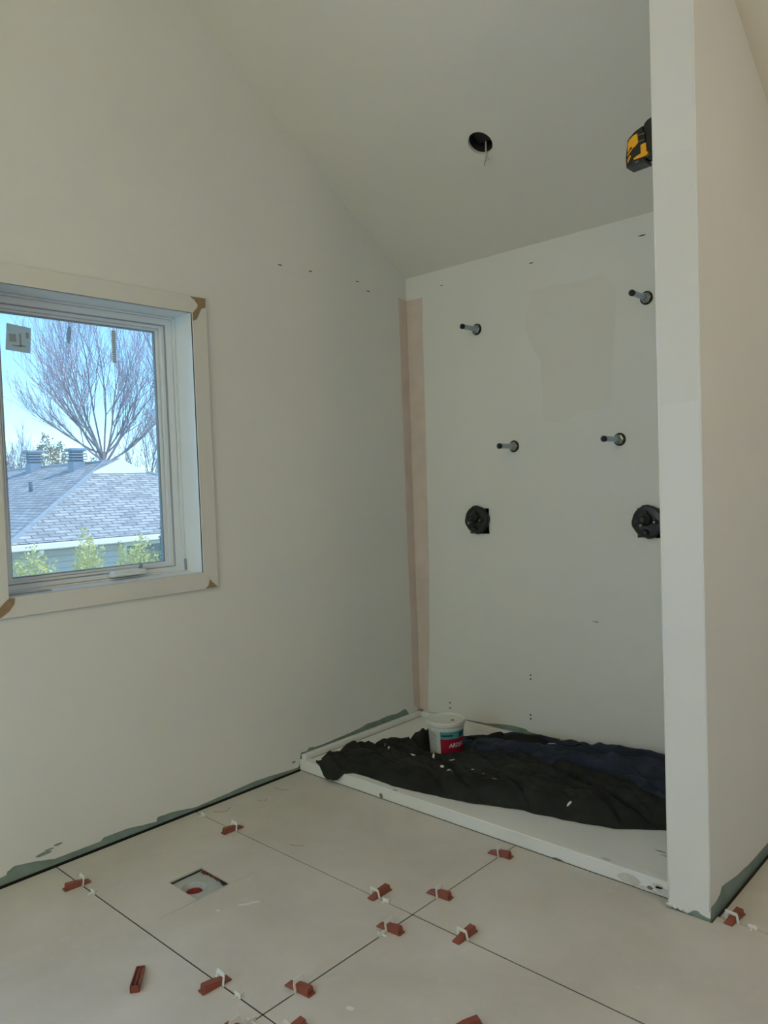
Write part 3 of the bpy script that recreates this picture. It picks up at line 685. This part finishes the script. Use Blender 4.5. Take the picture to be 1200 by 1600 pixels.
def valve(x, z, label):
    root = empty('shower_valve', (x, 0, z)); tag(root, label, 'valve', 'black valves roughed into the shower back wall')
    Mx = Matrix.Rotation(PI/2, 4, 'X')
    prof = []
    mb = MB(); n = 40; base = []
    rows = [(.057, -.06), (.057, .002), (.072, .003), (.073, .014), (.073, .022), (.067, .030), (.046, .034), (0, .034)]
    for r, h in rows:
        for k in range(n):
            a = 2*PI*k/n; w = 1 + (.045 if (k % 10) in (0, 1, 2) else 0)*(1 if r > .06 else 0)
            base.append(tuple(Mx @ Vector((r*w*math.cos(a), r*w*math.sin(a), h))))
    fs = [(i*n+k, i*n+(k+1) % n, (i+1)*n+(k+1) % n, (i+1)*n+k) for i in range(len(rows)-1) for k in range(n)]
    mb.add(base, fs); mb.build('plaster_guard', BLACKP, root, bevel=.0015)
    st = MB().lathe([(.030, .030), (.029, .050), (.026, .056), (.019, .060), (.017, .085), (.013, .088), (0, .088)], 24, Mx @ Matrix.Translation((-.004, .012, 0))).build('stem_cover', BLACKP, root, smooth=True)
    MB().box(-.010, .002, -.0895, -.086, -.018, -.006).build('stem_tip', GREYP, st, bevel=.001)
    for dx, dz, r, h in ((.042, .000, .011, .052), (-.042, .002, .011, .050), (-.004, -.048, .014, .052), (.0, .040, .009, .046)):
        b_ = MB().lathe([(r*1.3, .030), (r, .036), (r, h), (r*.6, h+.003), (0, h+.003)], 16, Mx @ Matrix.Translation((dx, dz, 0))).build('boss', BLACKP, root, smooth=True)
    MB().lathe([(.006, .050), (.005, .057), (0, .058)], 12, Mx @ Matrix.Translation((.042, .0, 0))).build('screw_head', BRASS, root)
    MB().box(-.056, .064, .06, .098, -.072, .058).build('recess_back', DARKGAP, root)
    # torn paper edge of the cut-out
    for (a, b, c, d) in ((-.030, .020, .064, .074), (.0665, .073, -.060, .045), (-.055, .03, -.082, -.0745)):
        pts = rough_outline([(a, c), (b, c), (b, d), (a, d)], 5, .006, x)
        MB().prism(pts, lambda q: (q[0], -.0006, q[1]), lambda q: (q[0], -.004, q[1])).build('torn_edge', PAINT, root)
    return root
valve(*VALVES[0], 'black round shower valve, left one, nearer the corner')
valve(*VALVES[1], 'black round shower valve, right one, partly behind the end wall')

# ------------------------------------------------------------------ ceiling opening: junction can and loose wires
can = empty('light_housing', tuple(hc)); tag(can, 'dark open hole for a ceiling light with loose wire ends', 'light fitting')
can.rotation_euler = (math.atan2(SLOPE, 1)*-1, 0, 0)
CANM = mat('can_steel', (.22, .22, .22), rough=.5, var=.2, scale=15)
MB().lathe([(HR+.004, .0165), (HR+.004, .14), (0, .14)], 36).build('can', CANM, can)
MB().box(-.045, .030, -.035, .030, .045, .10).build('junction_box', BLACKP, can, bevel=.004)
WIRE = mat('white_wire', (.80, .78, .72), rough=.5)
mb = MB(); mb.tube([(-.004, .02, .06), (-.002, .042, .02), (.000, .056, -.004), (-.002, .062, -.022), (.004, .068, -.034)], [.004, .004, .0042, .0036, .003], 8); mb.build('wire', WIRE, can, smooth=True)
mb = MB(); mb.tube([(-.002, .062, -.022), (-.006, .072, -.036), (-.008, .078, -.048)], [.0022, .002, .0018], 6); mb.build('bare_wire_end', BRASS, can, smooth=True)
mb = MB(); mb.tube([(.0, .060, -.014), (.010, .072, -.026)], [.002, .002], 6); mb.build('bare_wire_end', WIRE, can, smooth=True)

# ------------------------------------------------------------------ yellow and black laser level clamped inside the end wall
LY = -.895
lz = empty('jobsite_tool', (EX0, LY, 2.445)); tag(lz, 'yellow and black tool fixed high inside the end wall', 'tool')
def lpart(name, pts, ya, yb, m, parent=None, bevel=.0):
    mb = MB().prism(pts, lambda q: (q[0]-EX0, ya-LY, q[1]-2.445), lambda q: (q[0]-EX0, yb-LY, q[1]-2.445)); return mb.build(name, m, parent or lz, bevel=bevel)
X0, X1, ZB_, ZT_ = 1.727, 1.812, 2.376, 2.512
def LP(px, py):      # outline in the level's own side view, 40 x 82 grid
    return (X0+(px-980)/40*(X1-X0), ZT_-(py-183)/82*(ZT_-ZB_))
lpart('housing', [LP(*q) for q in ((980.3, 244), (983.8, 212.6), (985.8, 209.6), (992.7, 202.3), (997.5, 199), (1008.5, 194), (1009, 255), (1011, 258), (1010.6, 263), (981, 265))], LY, LY+.055, BLACKP, bevel=.003)
lpart('wall_bracket', [LP(*q) for q in ((1008.5, 194), (1010.6, 189), (1014.7, 185), (1019.5, 183), (1034, 181), (1034, 252), (1020, 250), (1013, 256), (1009, 256))], LY+.004, LY+.050, BLACKP, bevel=.003)
lpart('side_panel', [LP(*q) for q in ((984.5, 236), (985, 219), (988, 213), (994, 208), (1000.5, 206), (1001.5, 224), (996, 230), (992, 231), (990, 227), (985, 236))], LY-.003, LY+.01, YEL, bevel=.001)
lpart('grip_panel', [LP(*q) for q in ((1005, 230), (1013, 228), (1014, 246), (1017, 247), (1015, 252), (1009, 253.5), (994, 254), (993.5, 251), (999, 248), (1005, 246))], LY-.003, LY+.01, YEL, bevel=.001)
lpart('trim_stripe', [LP(*q) for q in ((984.2, 240), (991, 231.5), (993.5, 231), (984.2, 243.5))], LY-.003, LY+.01, YEL)
lpart('name_strip', [LP(*q) for q in ((984.2, 250), (988, 243), (990, 245.5), (984.5, 256.5))], LY-.003, LY+.01, YEL)
for k in range(2): lpart('name_mark', [LP(*q) for q in ((985.6+k*1.7, 251-k*3), (986.4+k*1.7, 249.6-k*3), (986.8+k*1.7, 250.6-k*3), (986+k*1.7, 252-k*3))], LY-.0036, LY-.0028, BLACKP)
lpart('lens_window', [LP(*q) for q in ((1001.8, 207), (1012, 206), (1012, 226), (1001.8, 225))], LY-.002, LY+.01, mat('dark_lens', (.12, .11, .08), rough=.15), bevel=.001)
for py in (211, 223): lpart('lens_bar', [LP(*q) for q in ((1002, py-1), (1011.5, py-1), (1011.5, py+.4), (1002, py+.4))], LY-.003, LY, GREYP)
lpart('small_print', [LP(*q) for q in ((995.5, 258.6), (1001.5, 257.6), (1001.5, 259.4), (995.5, 260.6))], LY-.0008, LY+.001, GREYP)

# ------------------------------------------------------------------ floor drain in the tile cut-out
DX, DY = .527, -1.858
drain = empty('floor_drain', (DX, DY, ZF)); tag(drain, 'open floor drain with grey funnel and red plug in the tile cut-out', 'drain')
DG = mat('drain_grey', (.66, .68, .67), rough=.6, var=.06, scale=20)
# recess plate set just under the tile, with the funnel sunk into it
mb = MB(); N = 40; r0 = .044; ring = [(r0*math.cos(2*PI*k/N), r0*math.sin(2*PI*k/N)) for k in range(N)]
ax0, ax1, ay0, ay1 = cx0+.001-DX, cx1-.003-DX, cy0+.001-DY, cy1-.001-DY
sq = []
for k in range(N):
    c, s = math.cos(2*PI*k/N), math.sin(2*PI*k/N); t = min((ax1 if c > 0 else -ax0)/max(abs(c), 1e-6), (ay1 if s > 0 else -ay0)/max(abs(s), 1e-6)); sq.append((c*t, s*t))
corners = [(ax1, ay1), (ax0, ay1), (ax0, ay0), (ax1, ay0)]
for c_ in corners:
    i = min(range(N), key=lambda k: (sq[k][0]-c_[0])**2+(sq[k][1]-c_[1])**2); sq[i] = c_
mb.add([(a, b, .0012) for a, b in ring]+[(a, b, .0012) for a, b in sq], [(k, (k+1) % N, N+(k+1) % N, N+k) for k in range(N)])
MB_ = mb.build('flange_plate', DG, drain, fix=False)
MB().lathe([(r0, .0012), (.0415, -.002), (.033, -.008), (.0285, -.0135), (.028, -.05)], 40).build('funnel', DG, drain, smooth=True)
REDP = mat('red_plug', (.50, .09, .08), rough=.5, var=.1)
MB().lathe([(.0278, -.0135), (.0270, -.019), (.012, -.0215), (0, -.0215)], 32).build('red_plug', REDP, drain, smooth=True)['label'] = 'red plastic plug'
# torn red membrane fringe and screws at the edge of the recess
MEM = mat('membrane_red', (.42, .16, .14), rough=.7, var=.3, scale=60)
for k in range(11):
    t = (k+.5)/11; x = ax0+.012+(ax1-ax0-.03)*t; w = .0045+.002*rnd.random(); l = .010+.010*rnd.random()
    MB().prism([(x-w, ay1), (x+w, ay1), (x+w*.4, ay1-l), (x-w*.5, ay1-l*.8)], lambda q: (q[0], q[1], .0022), lambda q: (q[0], q[1], .0052)).build('membrane_tooth', MEM if k < 8 else DARKGAP, drain)
MB().box(ax0, ax0+.006, ay0+.004, ay1, .002, .005).build('membrane_edge', DARKGAP, drain)
for a, b in ((-.088, -.020), (.052, .078), (-.088, .07)):
    MB().lathe([(.004, .001), (.004, .003), (0, .0035)], 10, Matrix.Translation((a, b, 0))).build('screw_head', BRASS, drain)

# ------------------------------------------------------------------ tile levelling wedges and clips
def wedge_mesh():
    """long axis +x: thick end at x=0, thin tip at x=.1"""
    mb = MB()
    prof = [(0, .0046), (.007, .0046), (.0072, .0205), (.010, .0215), (.046, .0180), (.078, .0095), (.092, .0035)]
    L = len(prof); W, W2_ = .0132, .0100
    for sgn in (-1, 1): pass
    vs_ = []
    for x, h in prof:
        tw = W if h < .006 else W2_
        vs_ += [(x, -W, 0), (x, -W, min(h, .0042)), (x, -tw, h), (x, tw, h), (x, W, min(h, .0042)), (x, W, 0)]
    fs = []
    for i in range(L-1):
        for k in range(6): a = i*6+k; b = i*6+(k+1) % 6; fs.append((a, b, b+6, a+6))
    fs += [tuple(range(6)), tuple(range((L-1)*6, L*6))]
    mb.add(vs_, fs); return mb
def clip_mesh(x):
    """white strap the wedge is pushed through; stands in the joint, leaning a little"""
    mb = MB(); t = .0009; lean = .006
    def q(yy, zz): return (x+lean*zz/.034, yy, zz)
    def plate(pts): mb.prism(pts, lambda p_: (q(*p_)[0]-t, p_[0], p_[1]), lambda p_: (q(*p_)[0]+t, p_[0], p_[1]))
    plate([(-.0225, 0), (-.0137, 0), (-.0137, .0225), (-.0210, .0225)]); plate([(.0137, 0), (.0225, 0), (.0210, .0225), (.0137, .0225)])
    plate([(-.0210, .0225), (.0210, .0225), (.0180, .034), (-.0180, .034)])
    return mb
wm = wedge_mesh().build('wedge', REDW, bevel=.0008, seg=1); cm = clip_mesh(0).build('clip', CLIP)
wme, cme = wm.data, cm.data
bpy.data.objects.remove(wm, do_unlink=True); bpy.data.objects.remove(cm, do_unlink=True)
def wedge(x, y, ang, label, clip_at=.058):
    """(x, y): the point of the joint where the clip stands; ang: direction in which the thin tip points"""
    root = empty('leveling_wedge', (x, y, .0002), math.radians(ang)); tag(root, label, 'tile wedge', 'brick red tile levelling wedges with white clips')
    w = bpy.data.objects.new('wedge', wme); COL.objects.link(w); w.parent = root; w.location = (-clip_at, 0, 0)
    b = w.modifiers.new('edge_bevel', 'BEVEL'); b.width = .0008; b.segments = 1; b.limit_method = 'ANGLE'
    c = bpy.data.objects.new('clip', cme); COL.objects.link(c); c.parent = root; c['label'] = 'white plastic clip'
    return root
Y1, Y2, X3 = -2.1145, -1.5105, 1.240
wedge(.281, Y2, 88, 'red wedge in white clip behind the floor drain', .052)
wedge(.206, Y1, 86, 'red wedge in white clip nearest the left wall', .060)
wedge(1.045, Y1, 87, 'red wedge in white clip between the loose wedge and the front tile corner', .060)
wedge(X3, -1.986, 186, 'red wedge in tall white clip right of the front tile corner', .046)
wedge(1.077, Y2, -91, 'red wedge in white clip just left of the central tile corner', .066)
wedge(X3, -1.368, 185, 'red wedge in white clip just behind the central tile corner', .044)
wedge(X3, -1.618, 185, 'red wedge in white clip just in front of the central tile corner', .048)
wedge(1.442, Y2, -92, 'red wedge tilted in white clip right of the central tile corner', .056)
wedge(X3, -1.012, 187, 'red wedge in white clip beside the shower tray front', .044)
wedge(2.026, -.914, -96, 'red wedge in white clip beyond the foot of the end wall', .062)
wedge(X3, -2.200, 186, 'red wedge cut by the bottom edge, left of the front tile corner', .046)
wedge(1.352, Y1, -92, 'red wedge cut by the bottom edge, right of the front tile corner', .050)
# loose wedges: one lying upside down showing its hollow underside, one by the lower edge
lw_ = empty('loose_wedge', (.898, -2.292, .001), math.atan2(.071, -.091)); tag(lw_, 'loose brick red wedge lying upside down with hollow underside', 'tile wedge')
mb = MB()
Lw, Ww = .112, .0125
mb.box(0, Lw, -Ww, Ww, 0, .003)
for yy in (-Ww, Ww-.003): mb.prism([(0, .003), (Lw, .003), (Lw, .007), (.012, .020), (0, .020)], lambda q, yy=yy: (q[0], yy, q[1]), lambda q, yy=yy: (q[0], yy+.003, q[1]))
mb.box(0, .003, -Ww, Ww, .003, .020); mb.box(Lw-.003, Lw, -Ww, Ww, .003, .007)
mb.build('shell', REDW, lw_, fix=False)
MB().prism([(.003, .003), (Lw-.003, .003), (Lw-.003, .005), (.003, .015)], lambda q: (q[0], -.001, q[1]), lambda q: (q[0], .001, q[1])).build('centre_rib', REDW, lw_)
o = bpy.data.objects.new('loose_wedge', wme); COL.objects.link(o); o.location = (1.700, -1.775, .0002); o.rotation_euler = (0, 0, math.radians(-118))
tag(o, 'loose red wedge at the bottom edge below the central tile corner', 'tile wedge')
o.modifiers.new('edge_bevel', 'BEVEL').width = .0008

# white tile spacers standing in the joints
def spacer(x, y, ang, label):
    mb = MB(); mb.box(-.0185, .0185, -.0016, .0016, -.004, .0035); mb.box(-.0014, .0014, -.013, .013, -.004, .0105)
    o = mb.build('tile_spacer', CLIP, bevel=.0004, seg=1); o.location = (x, y, 0.0005); o.rotation_euler = (0, 0, math.radians(ang))
    tag(o, label, 'tile spacer', 'white tile spacers in the joints'); return o
spacer(.295, Y1, 90, 'white spacer in the joint left of the drain, near the left wall')
spacer(.064, Y2, 90, 'white spacer in the far joint close to the left wall')
spacer(1.130, Y1, 90, 'white spacer just left of the front tile corner')
spacer(X3, -2.152, 0, 'white spacer just in front of the front tile corner')
spacer(1.122, Y2, 90, 'white spacer beside the wedge left of the central tile corner')
spacer(2.085, -.914, 90, 'white spacer beyond the end wall foot')
spacer(X3, -1.655, 0, 'small white spacer in front of the central tile corner wedge')

# ------------------------------------------------------------------ outdoors
GZ = -2.35
GRASS = mat('spring_lawn', (.46, .47, .28), rough=.95, rgb2=(.56, .53, .36), scale=1.5, detail=8)
g = MB().add([(-.3, -60, GZ), (-140, -60, GZ), (-140, 130, GZ), (-.3, 130, GZ)], [(0, 1, 2, 3)]).build('ground', GRASS); structure(g, 'lawn and ground outside below the window', 'ground')

def shingle_material(name, axis):
    m = bpy.data.materials.new(name); m.use_nodes = True; nt = m.node_tree; b = nt.nodes['Principled BSDF']; b.inputs['Roughness'].default_value = .85
    ge = nt.nodes.new('ShaderNodeNewGeometry'); sp = nt.nodes.new('ShaderNodeSeparateXYZ'); nt.links.new(ge.outputs['Position'], sp.inputs[0])
    mu = nt.nodes.new('ShaderNodeMath'); mu.operation = 'MULTIPLY'; mu.inputs[1].default_value = 2.61; nt.links.new(sp.outputs['Z'], mu.inputs[0])
    cb = nt.nodes.new('ShaderNodeCombineXYZ'); nt.links.new(sp.outputs[axis], cb.inputs[0]); nt.links.new(mu.outputs[0], cb.inputs[1])
    br = nt.nodes.new('ShaderNodeTexBrick'); br.inputs['Scale'].default_value = 1.0; br.inputs['Brick Width'].default_value = .34; br.inputs['Row Height'].default_value = .14; br.inputs['Mortar Size'].default_value = .016; br.inputs['Mortar Smooth'].default_value = .4
    br.inputs['Color1'].default_value = (*_lin((.64, .64, .62)), 1); br.inputs['Color2'].default_value = (*_lin((.79, .785, .75)), 1); br.inputs['Mortar'].default_value = (*_lin((.42, .43, .43)), 1)
    nt.links.new(cb.outputs[0], br.inputs['Vector']); 
    nz = nt.nodes.new('ShaderNodeTexNoise'); nz.inputs['Scale'].default_value = 5; nz.inputs['Detail'].default_value = 6; nt.links.new(ge.outputs['Position'], nz.inputs['Vector'])
    mx = nt.nodes.new('ShaderNodeMixRGB'); mx.blend_type = 'OVERLAY'; mx.inputs['Fac'].default_value = .5; nt.links.new(br.outputs['Color'], mx.inputs['Color1']); nt.links.new(nz.outputs['Fac'], mx.inputs['Color2'])
    hs = nt.nodes.new('ShaderNodeHueSaturation'); hs.inputs['Saturation'].default_value = .55; nt.links.new(mx.outputs[0], hs.inputs['Color'])
    nt.links.new(hs.outputs[0], b.inputs['Base Color'])
    bp = nt.nodes.new('ShaderNodeBump'); bp.inputs['Strength'].default_value = .6; bp.inputs['Distance'].default_value = .02; nt.links.new(br.outputs['Fac'], bp.inputs['Height']); bp.invert = True; nt.links.new(bp.outputs[0], b.inputs['Normal'])
    return m
SH_Y = shingle_material('shingles_hip', 'Y'); SH_X = shingle_material('shingles_side', 'X')
hx, hy0, hy1, he, hp = -12.0, 2.343, 10.543, .457, .4155
W_ = hy1-hy0; ax_, ay_, az_ = hx-W_/2, (hy0+hy1)/2, he+hp*W_/2
hx2 = hx-14.2; bx2 = hx2+W_/2       # far end of the house
house = empty('neighbour_house', (hx, hy0, GZ)); tag(house, 'single storey house with grey shingled hip roof outside the window', 'house')
HO = Vector((hx, hy0, GZ))
def hpart(mb, name, m, parent=None, **kw):
    mb.v = [tuple(Vector(v)-HO) for v in mb.v]; o = mb.build(name, m, **kw); o.parent = parent or house; return o
roof = hpart(MB().add([(hx, hy0, he), (hx, hy1, he), (ax_, ay_, az_)], [(0, 1, 2)]).add([(hx, hy0, he-.05), (hx, hy1, he-.05), (hx2, hy1, he-.05), (hx2, hy0, he-.05)], [(0, 1, 2, 3)]), 'hip_roof_face', SH_Y, fix=False)
hpart(MB().add([(hx, hy0, he), (ax_, ay_, az_), (bx2, ay_, az_), (hx2, hy0, he)], [(0, 1, 2, 3)]), 'side_roof_face', SH_X, fix=False)
hpart(MB().add([(hx, hy1, he), (ax_, ay_, az_), (bx2, ay_, az_), (hx2, hy1, he)], [(0, 3, 2, 1)]), 'side_roof_face', SH_X, fix=False)
hpart(MB().add([(hx2, hy0, he), (hx2, hy1, he), (bx2, ay_, az_)], [(0, 2, 1)]), 'hip_roof_face', SH_Y, fix=False)
CAPM = mat('ridge_cap_shingle', (.60, .63, .66), rough=.85, var=.12, scale=6)
for a, b in (((hx, hy0, he), (ax_, ay_, az_)), ((hx, hy1, he), (ax_, ay_, az_)), ((ax_, ay_, az_), (bx2, ay_, az_)), ((bx2, ay_, az_), (hx2, hy0, he))):
    hpart(MB().tube([a, b], .055, 6), 'ridge_cap', CAPM)
WHT = mat('white_aluminium', (.93, .92, .89), rough=.5, var=.02)
# white gablet above the hip end
gz = az_-.315; gd = (az_-gz)/hp; gxp = ax_+gd+.03
hpart(MB().prism([(ay_-gd-.05, gz), (ay_+gd+.05, gz), (ay_, az_+.05)], lambda q: (gxp-.0, q[0], q[1]), lambda q: (gxp-.06, q[0], q[1])), 'white_gablet', WHT)
hpart(MB().add([(gxp, ay_-gd-.05, gz), (gxp, ay_, az_+.05), (ax_-.1, ay_, az_+.05), (gxp, ay_+gd+.05, gz)], [(0, 1, 2), (3, 2, 1)]), 'gablet_roof', SH_X)
# gutter, fascia, soffit, walls
hpart(MB().box(hx-.03, hx+.09, hy0-.05, hy1+.05, he-.14, he-.015), 'gutter', WHT, bevel=.02)
hpart(MB().box(hx2, hx, hy0-.09, hy0+.03, he-.14, he-.015), 'gutter', WHT, bevel=.02)
SIDM = bpy.data.materials.new('lap_siding'); SIDM.use_nodes = True; nt = SIDM.node_tree; b = nt.nodes['Principled BSDF']; b.inputs['Roughness'].default_value = .7
ge = nt.nodes.new('ShaderNodeNewGeometry'); wv = nt.nodes.new('ShaderNodeTexWave'); wv.wave_type = 'BANDS'; wv.bands_direction = 'Z'; wv.wave_profile = 'SAW'; wv.inputs['Scale'].default_value = 2.5; wv.inputs['Distortion'].default_value = 0
nt.links.new(ge.outputs['Position'], wv.inputs['Vector']); cr = nt.nodes.new('ShaderNodeValToRGB'); cr.color_ramp.elements[0].color = (*_lin((.66, .645, .62)), 1); cr.color_ramp.elements[1].color = (*_lin((.82, .80, .77)), 1); cr.color_ramp.elements[1].position = .3
nt.links.new(wv.outputs['Fac'], cr.inputs['Fac']); nt.links.new(cr.outputs['Color'], b.inputs['Base Color'])
hpart(MB().box(hx2+.4, hx-.4, hy0+.4, hy1-.4, GZ, he-.05), 'siding_wall', SIDM)
wf = hpart(frame_ring(4.85, 6.15, -.95, .28, .07, hx-.4, hx-.35), 'window', WHT)
hpart(MB().box(hx-.39, hx-.37, 4.9, 6.1, -.9, .22), 'pane', mat('far_pane', (.30, .36, .42), rough=.1), wf)
hpart(MB().tube([(hx+.03, 2.95, he-.10), (hx+.02, 2.95, he-.20), (hx-.20, 2.80, he-.36), (hx-.33, 2.70, he-.46), (hx-.33, 2.70, GZ+.1)], .045, 10), 'downspout', WHT, smooth=True)
# vents and plumbing stack stand on the roof
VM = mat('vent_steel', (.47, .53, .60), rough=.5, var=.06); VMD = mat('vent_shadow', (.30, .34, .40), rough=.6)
def zroof(y): return he+hp*(y-hy0)
def vent(x, y, s, label):
    root = empty('roof_vent', (x, y, zroof(y))); tag(root, label, 'roof vent', 'louvred vents on the neighbouring roof')
    MB().box(-.19*s, .19*s, -.19*s, .19*s, -.12*s, .24*s).build('base', VM, root, bevel=.01)
    for k in range(4):
        z = (.24+.085*k)*s
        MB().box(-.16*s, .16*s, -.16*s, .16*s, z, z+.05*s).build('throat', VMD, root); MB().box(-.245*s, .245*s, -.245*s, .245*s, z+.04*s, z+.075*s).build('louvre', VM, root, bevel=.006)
    MB().prism([(-.26*s, .58*s), (.26*s, .58*s), (.20*s, .64*s), (-.20*s, .64*s)], lambda q: (q[0], -.25*s, q[1]), lambda q: (q[0], .25*s, q[1])).build('cap', VM, root)
    return root
vent(-20.0, 6.24, .92, 'louvred grey roof vent further left on the neighbour ridge'); vent(-16.95, 6.08, .86, 'louvred grey roof vent beside the white gablet')
ps = MB().tube([(0, 0, -.05), (0, 0, .24)], .045, 10).build('plumbing_stack', VMD, smooth=True); ps.location = (-16.7, 4.756, 1.458); tag(ps, 'thin dark vent pipe on the neighbouring roof', 'pipe')

# --- bare trees
BARK = mat('bare_bark', (.50, .45, .46), rough=.9, var=.2, scale=3)
TWIG = mat('bare_twigs', (.72, .64, .67), rough=.9, var=.15, scale=3)
def bare_tree(name, base, fork_z, limbs, length, spread, depth, seed, label, r0=.11, lean=0.0, m=BARK, mt=TWIG, ylim=None):
    R = random.Random(seed); root = empty(name, base); tag(root, label, 'tree', 'bare trees outside the window')
    tr = MB(); H_ = fork_z-base[2]
    tr.tube([(0, 0, 0), (lean*.3, .02, H_*.5), (lean, 0, H_)], [r0*1.5, r0*1.25, r0*1.1], 10); tr.build('trunk', m, root, smooth=True)
    big = MB(); fine = MB()
    def grow(p, d, L, r, lev):
        n = 5 if lev == 0 else 4; pts = [p.copy()]; rs = [r]; q = p.copy(); dd = d.copy()
        for k in range(n):
            dd = (dd + Vector((R.uniform(-1, 1), R.uniform(-1, 1), R.uniform(-.4, .8)))*.11 + Vector((0, 0, .06))).normalized()
            q = q + dd*(L/n); pts.append(q.copy()); rs.append(max(r*(1-.62*(k+1)/n), .0058))
            if lev < depth and k >= (1 if lev == 0 else 0):
                for _ in range(2 if lev == 0 else 1 + (R.random() < (.2 if lev == 1 else .02))):
                    ax = Vector((R.uniform(-1, 1), R.uniform(-1, 1), R.uniform(-.2, .7))).normalized()
                    nd = (dd*(1.0) + ax*R.uniform(.4, .75)).normalized()
                    if nd.z < .05: nd.z = abs(nd.z)+.1
                    grow(q, nd.normalized(), L*R.uniform(.42, .62), rs[-1]*.62, lev+1)
        (big if lev < 2 else fine).tube(pts, rs, 5 if lev < 2 else 3, caps=False)
    for i in range(limbs):
        t = (i+.5)/limbs; a = -spread+2*spread*t; rot = R.uniform(-.6, .6)
        d = Vector((rot*math.cos(a)*.8, math.sin(a), math.cos(a)*1.05)).normalized()
        grow(Vector((lean, 0, H_-.05-R.random()*.5)), d, length*R.uniform(.85, 1.08)*(1-.42*min(1, abs(a)/1.0)), r0*.62, 0)
    big.build('limbs', m, root, fix=False); o = fine.build('twigs', mt, root, fix=False); o['kind'] = 'stuff'
    return root
bare_tree('bare_tree', (-22, 9.45, GZ), 2.75, 19, 4.2, 1.28, 3, 4, 'large bare tree rising behind the white gablet', .060)
bare_tree('bare_tree', (-21, 12.15, GZ), 2.9, 6, 4.4, .50, 3, 11, 'bare tree at the right edge of the window behind the roof', .085)
bare_tree('bare_shrub', (-26, 13.4, GZ), 1.5, 9, 2.3, 1.2, 3, 21, 'low bare reddish tree right of the gablet', .045)
bare_tree('bare_shrub', (-32, 10.6, GZ), 1.7, 9, 1.7, 1.25, 3, 31, 'low bare reddish tree at the far left beyond the roof', .045)

# --- bushes
def bush(name, loc, rx, ry, rz, n, size, m, label, seed, group, cone=False):
    R = random.Random(seed); root = empty(name, loc); tag(root, label, 'bush', group)
    mb = MB()
    for _ in range(n):
        while True:
            u = Vector((R.uniform(-1, 1), R.uniform(-1, 1), R.uniform(-1, 1)))
            if .35 < (abs(u.x)**2.6+abs(u.y)**2.6+abs(u.z)**3.4) < 1: break
        taper = 1-.62*(u.z*.5+.5) if cone else 1
        k = 1+.28*noise.noise(Vector((u.x*2.5+seed, u.y*2.5, u.z*2.5)))
        c = Vector((u.x*rx*taper*k, u.y*ry*taper*k, rz+u.z*rz*k)); s = size*R.uniform(.6, 1.4)
        a = Vector((R.uniform(-1, 1), R.uniform(-1, 1), R.uniform(-1, 1))).normalized()*s; b_ = a.orthogonal().normalized()*s*.6
        mb.add([c-a, c-b_*.8, c+a, c+b_], [(0, 1, 2, 3)])
    o = mb.build('foliage', m, root, fix=False); o['kind'] = 'stuff'
    MB().tube([(0, 0, -.02), (0, .02, rz*.8), (.03, 0, rz*1.4)], [.06, .045, .02], 8).build('stem', BARK, root)
    return root
LG = mat('yellow_green_leaf', (.80, .79, .34), rough=.6, rgb2=(.97, .93, .60), scale=3.0); DGN = mat('deep_green_leaf', (.36, .46, .34), rough=.6, rgb2=(.50, .60, .44), scale=2.2)
TAN = mat('tan_leaf', (.66, .57, .42), rough=.8, rgb2=(.76, .68, .54), scale=1.2)
bush('garden_bush', (-9.0, 1.52, GZ), .62, .50, 1.36, 11000, .026, LG, 'yellow green bush at the lower left of the window view', 3, 'garden bushes before the house')
bush('garden_bush', (-9.0, 2.43, GZ), .32, .25, 1.47, 6500, .024, LG, 'slim upright yellow green bush in the middle of the window view', 5, 'garden bushes before the house')
bush('garden_bush', (-9.0, 3.25, GZ), .48, .42, 1.42, 9500, .025, LG, 'yellow green bush at the lower right of the window view', 8, 'garden bushes before the house')
bush('garden_bush', (-8.7, 3.72, GZ), .45, .36, 1.66, 8000, .026, DGN, 'deep green conifer at the right edge of the window view', 9, 'garden bushes before the house', True)
bush('tan_tree', (-30, 11.1, GZ), .85, .75, 3.05, 6500, .055, TAN, 'rounded tan tree behind the roof vents', 12, 'leafy trees beyond the house')
bush('far_tree', (-34, 11.0, GZ), 1.0, 1.0, 2.5, 3200, .07, TAN, 'low tan tree at the far left beyond the roof', 14, 'leafy trees beyond the house')
bush('far_tree', (-34, 14.9, GZ), .7, .7, 2.75, 2600, .06, DGN, 'small green conifer between the right roof vent and the gablet', 15, 'leafy trees beyond the house')
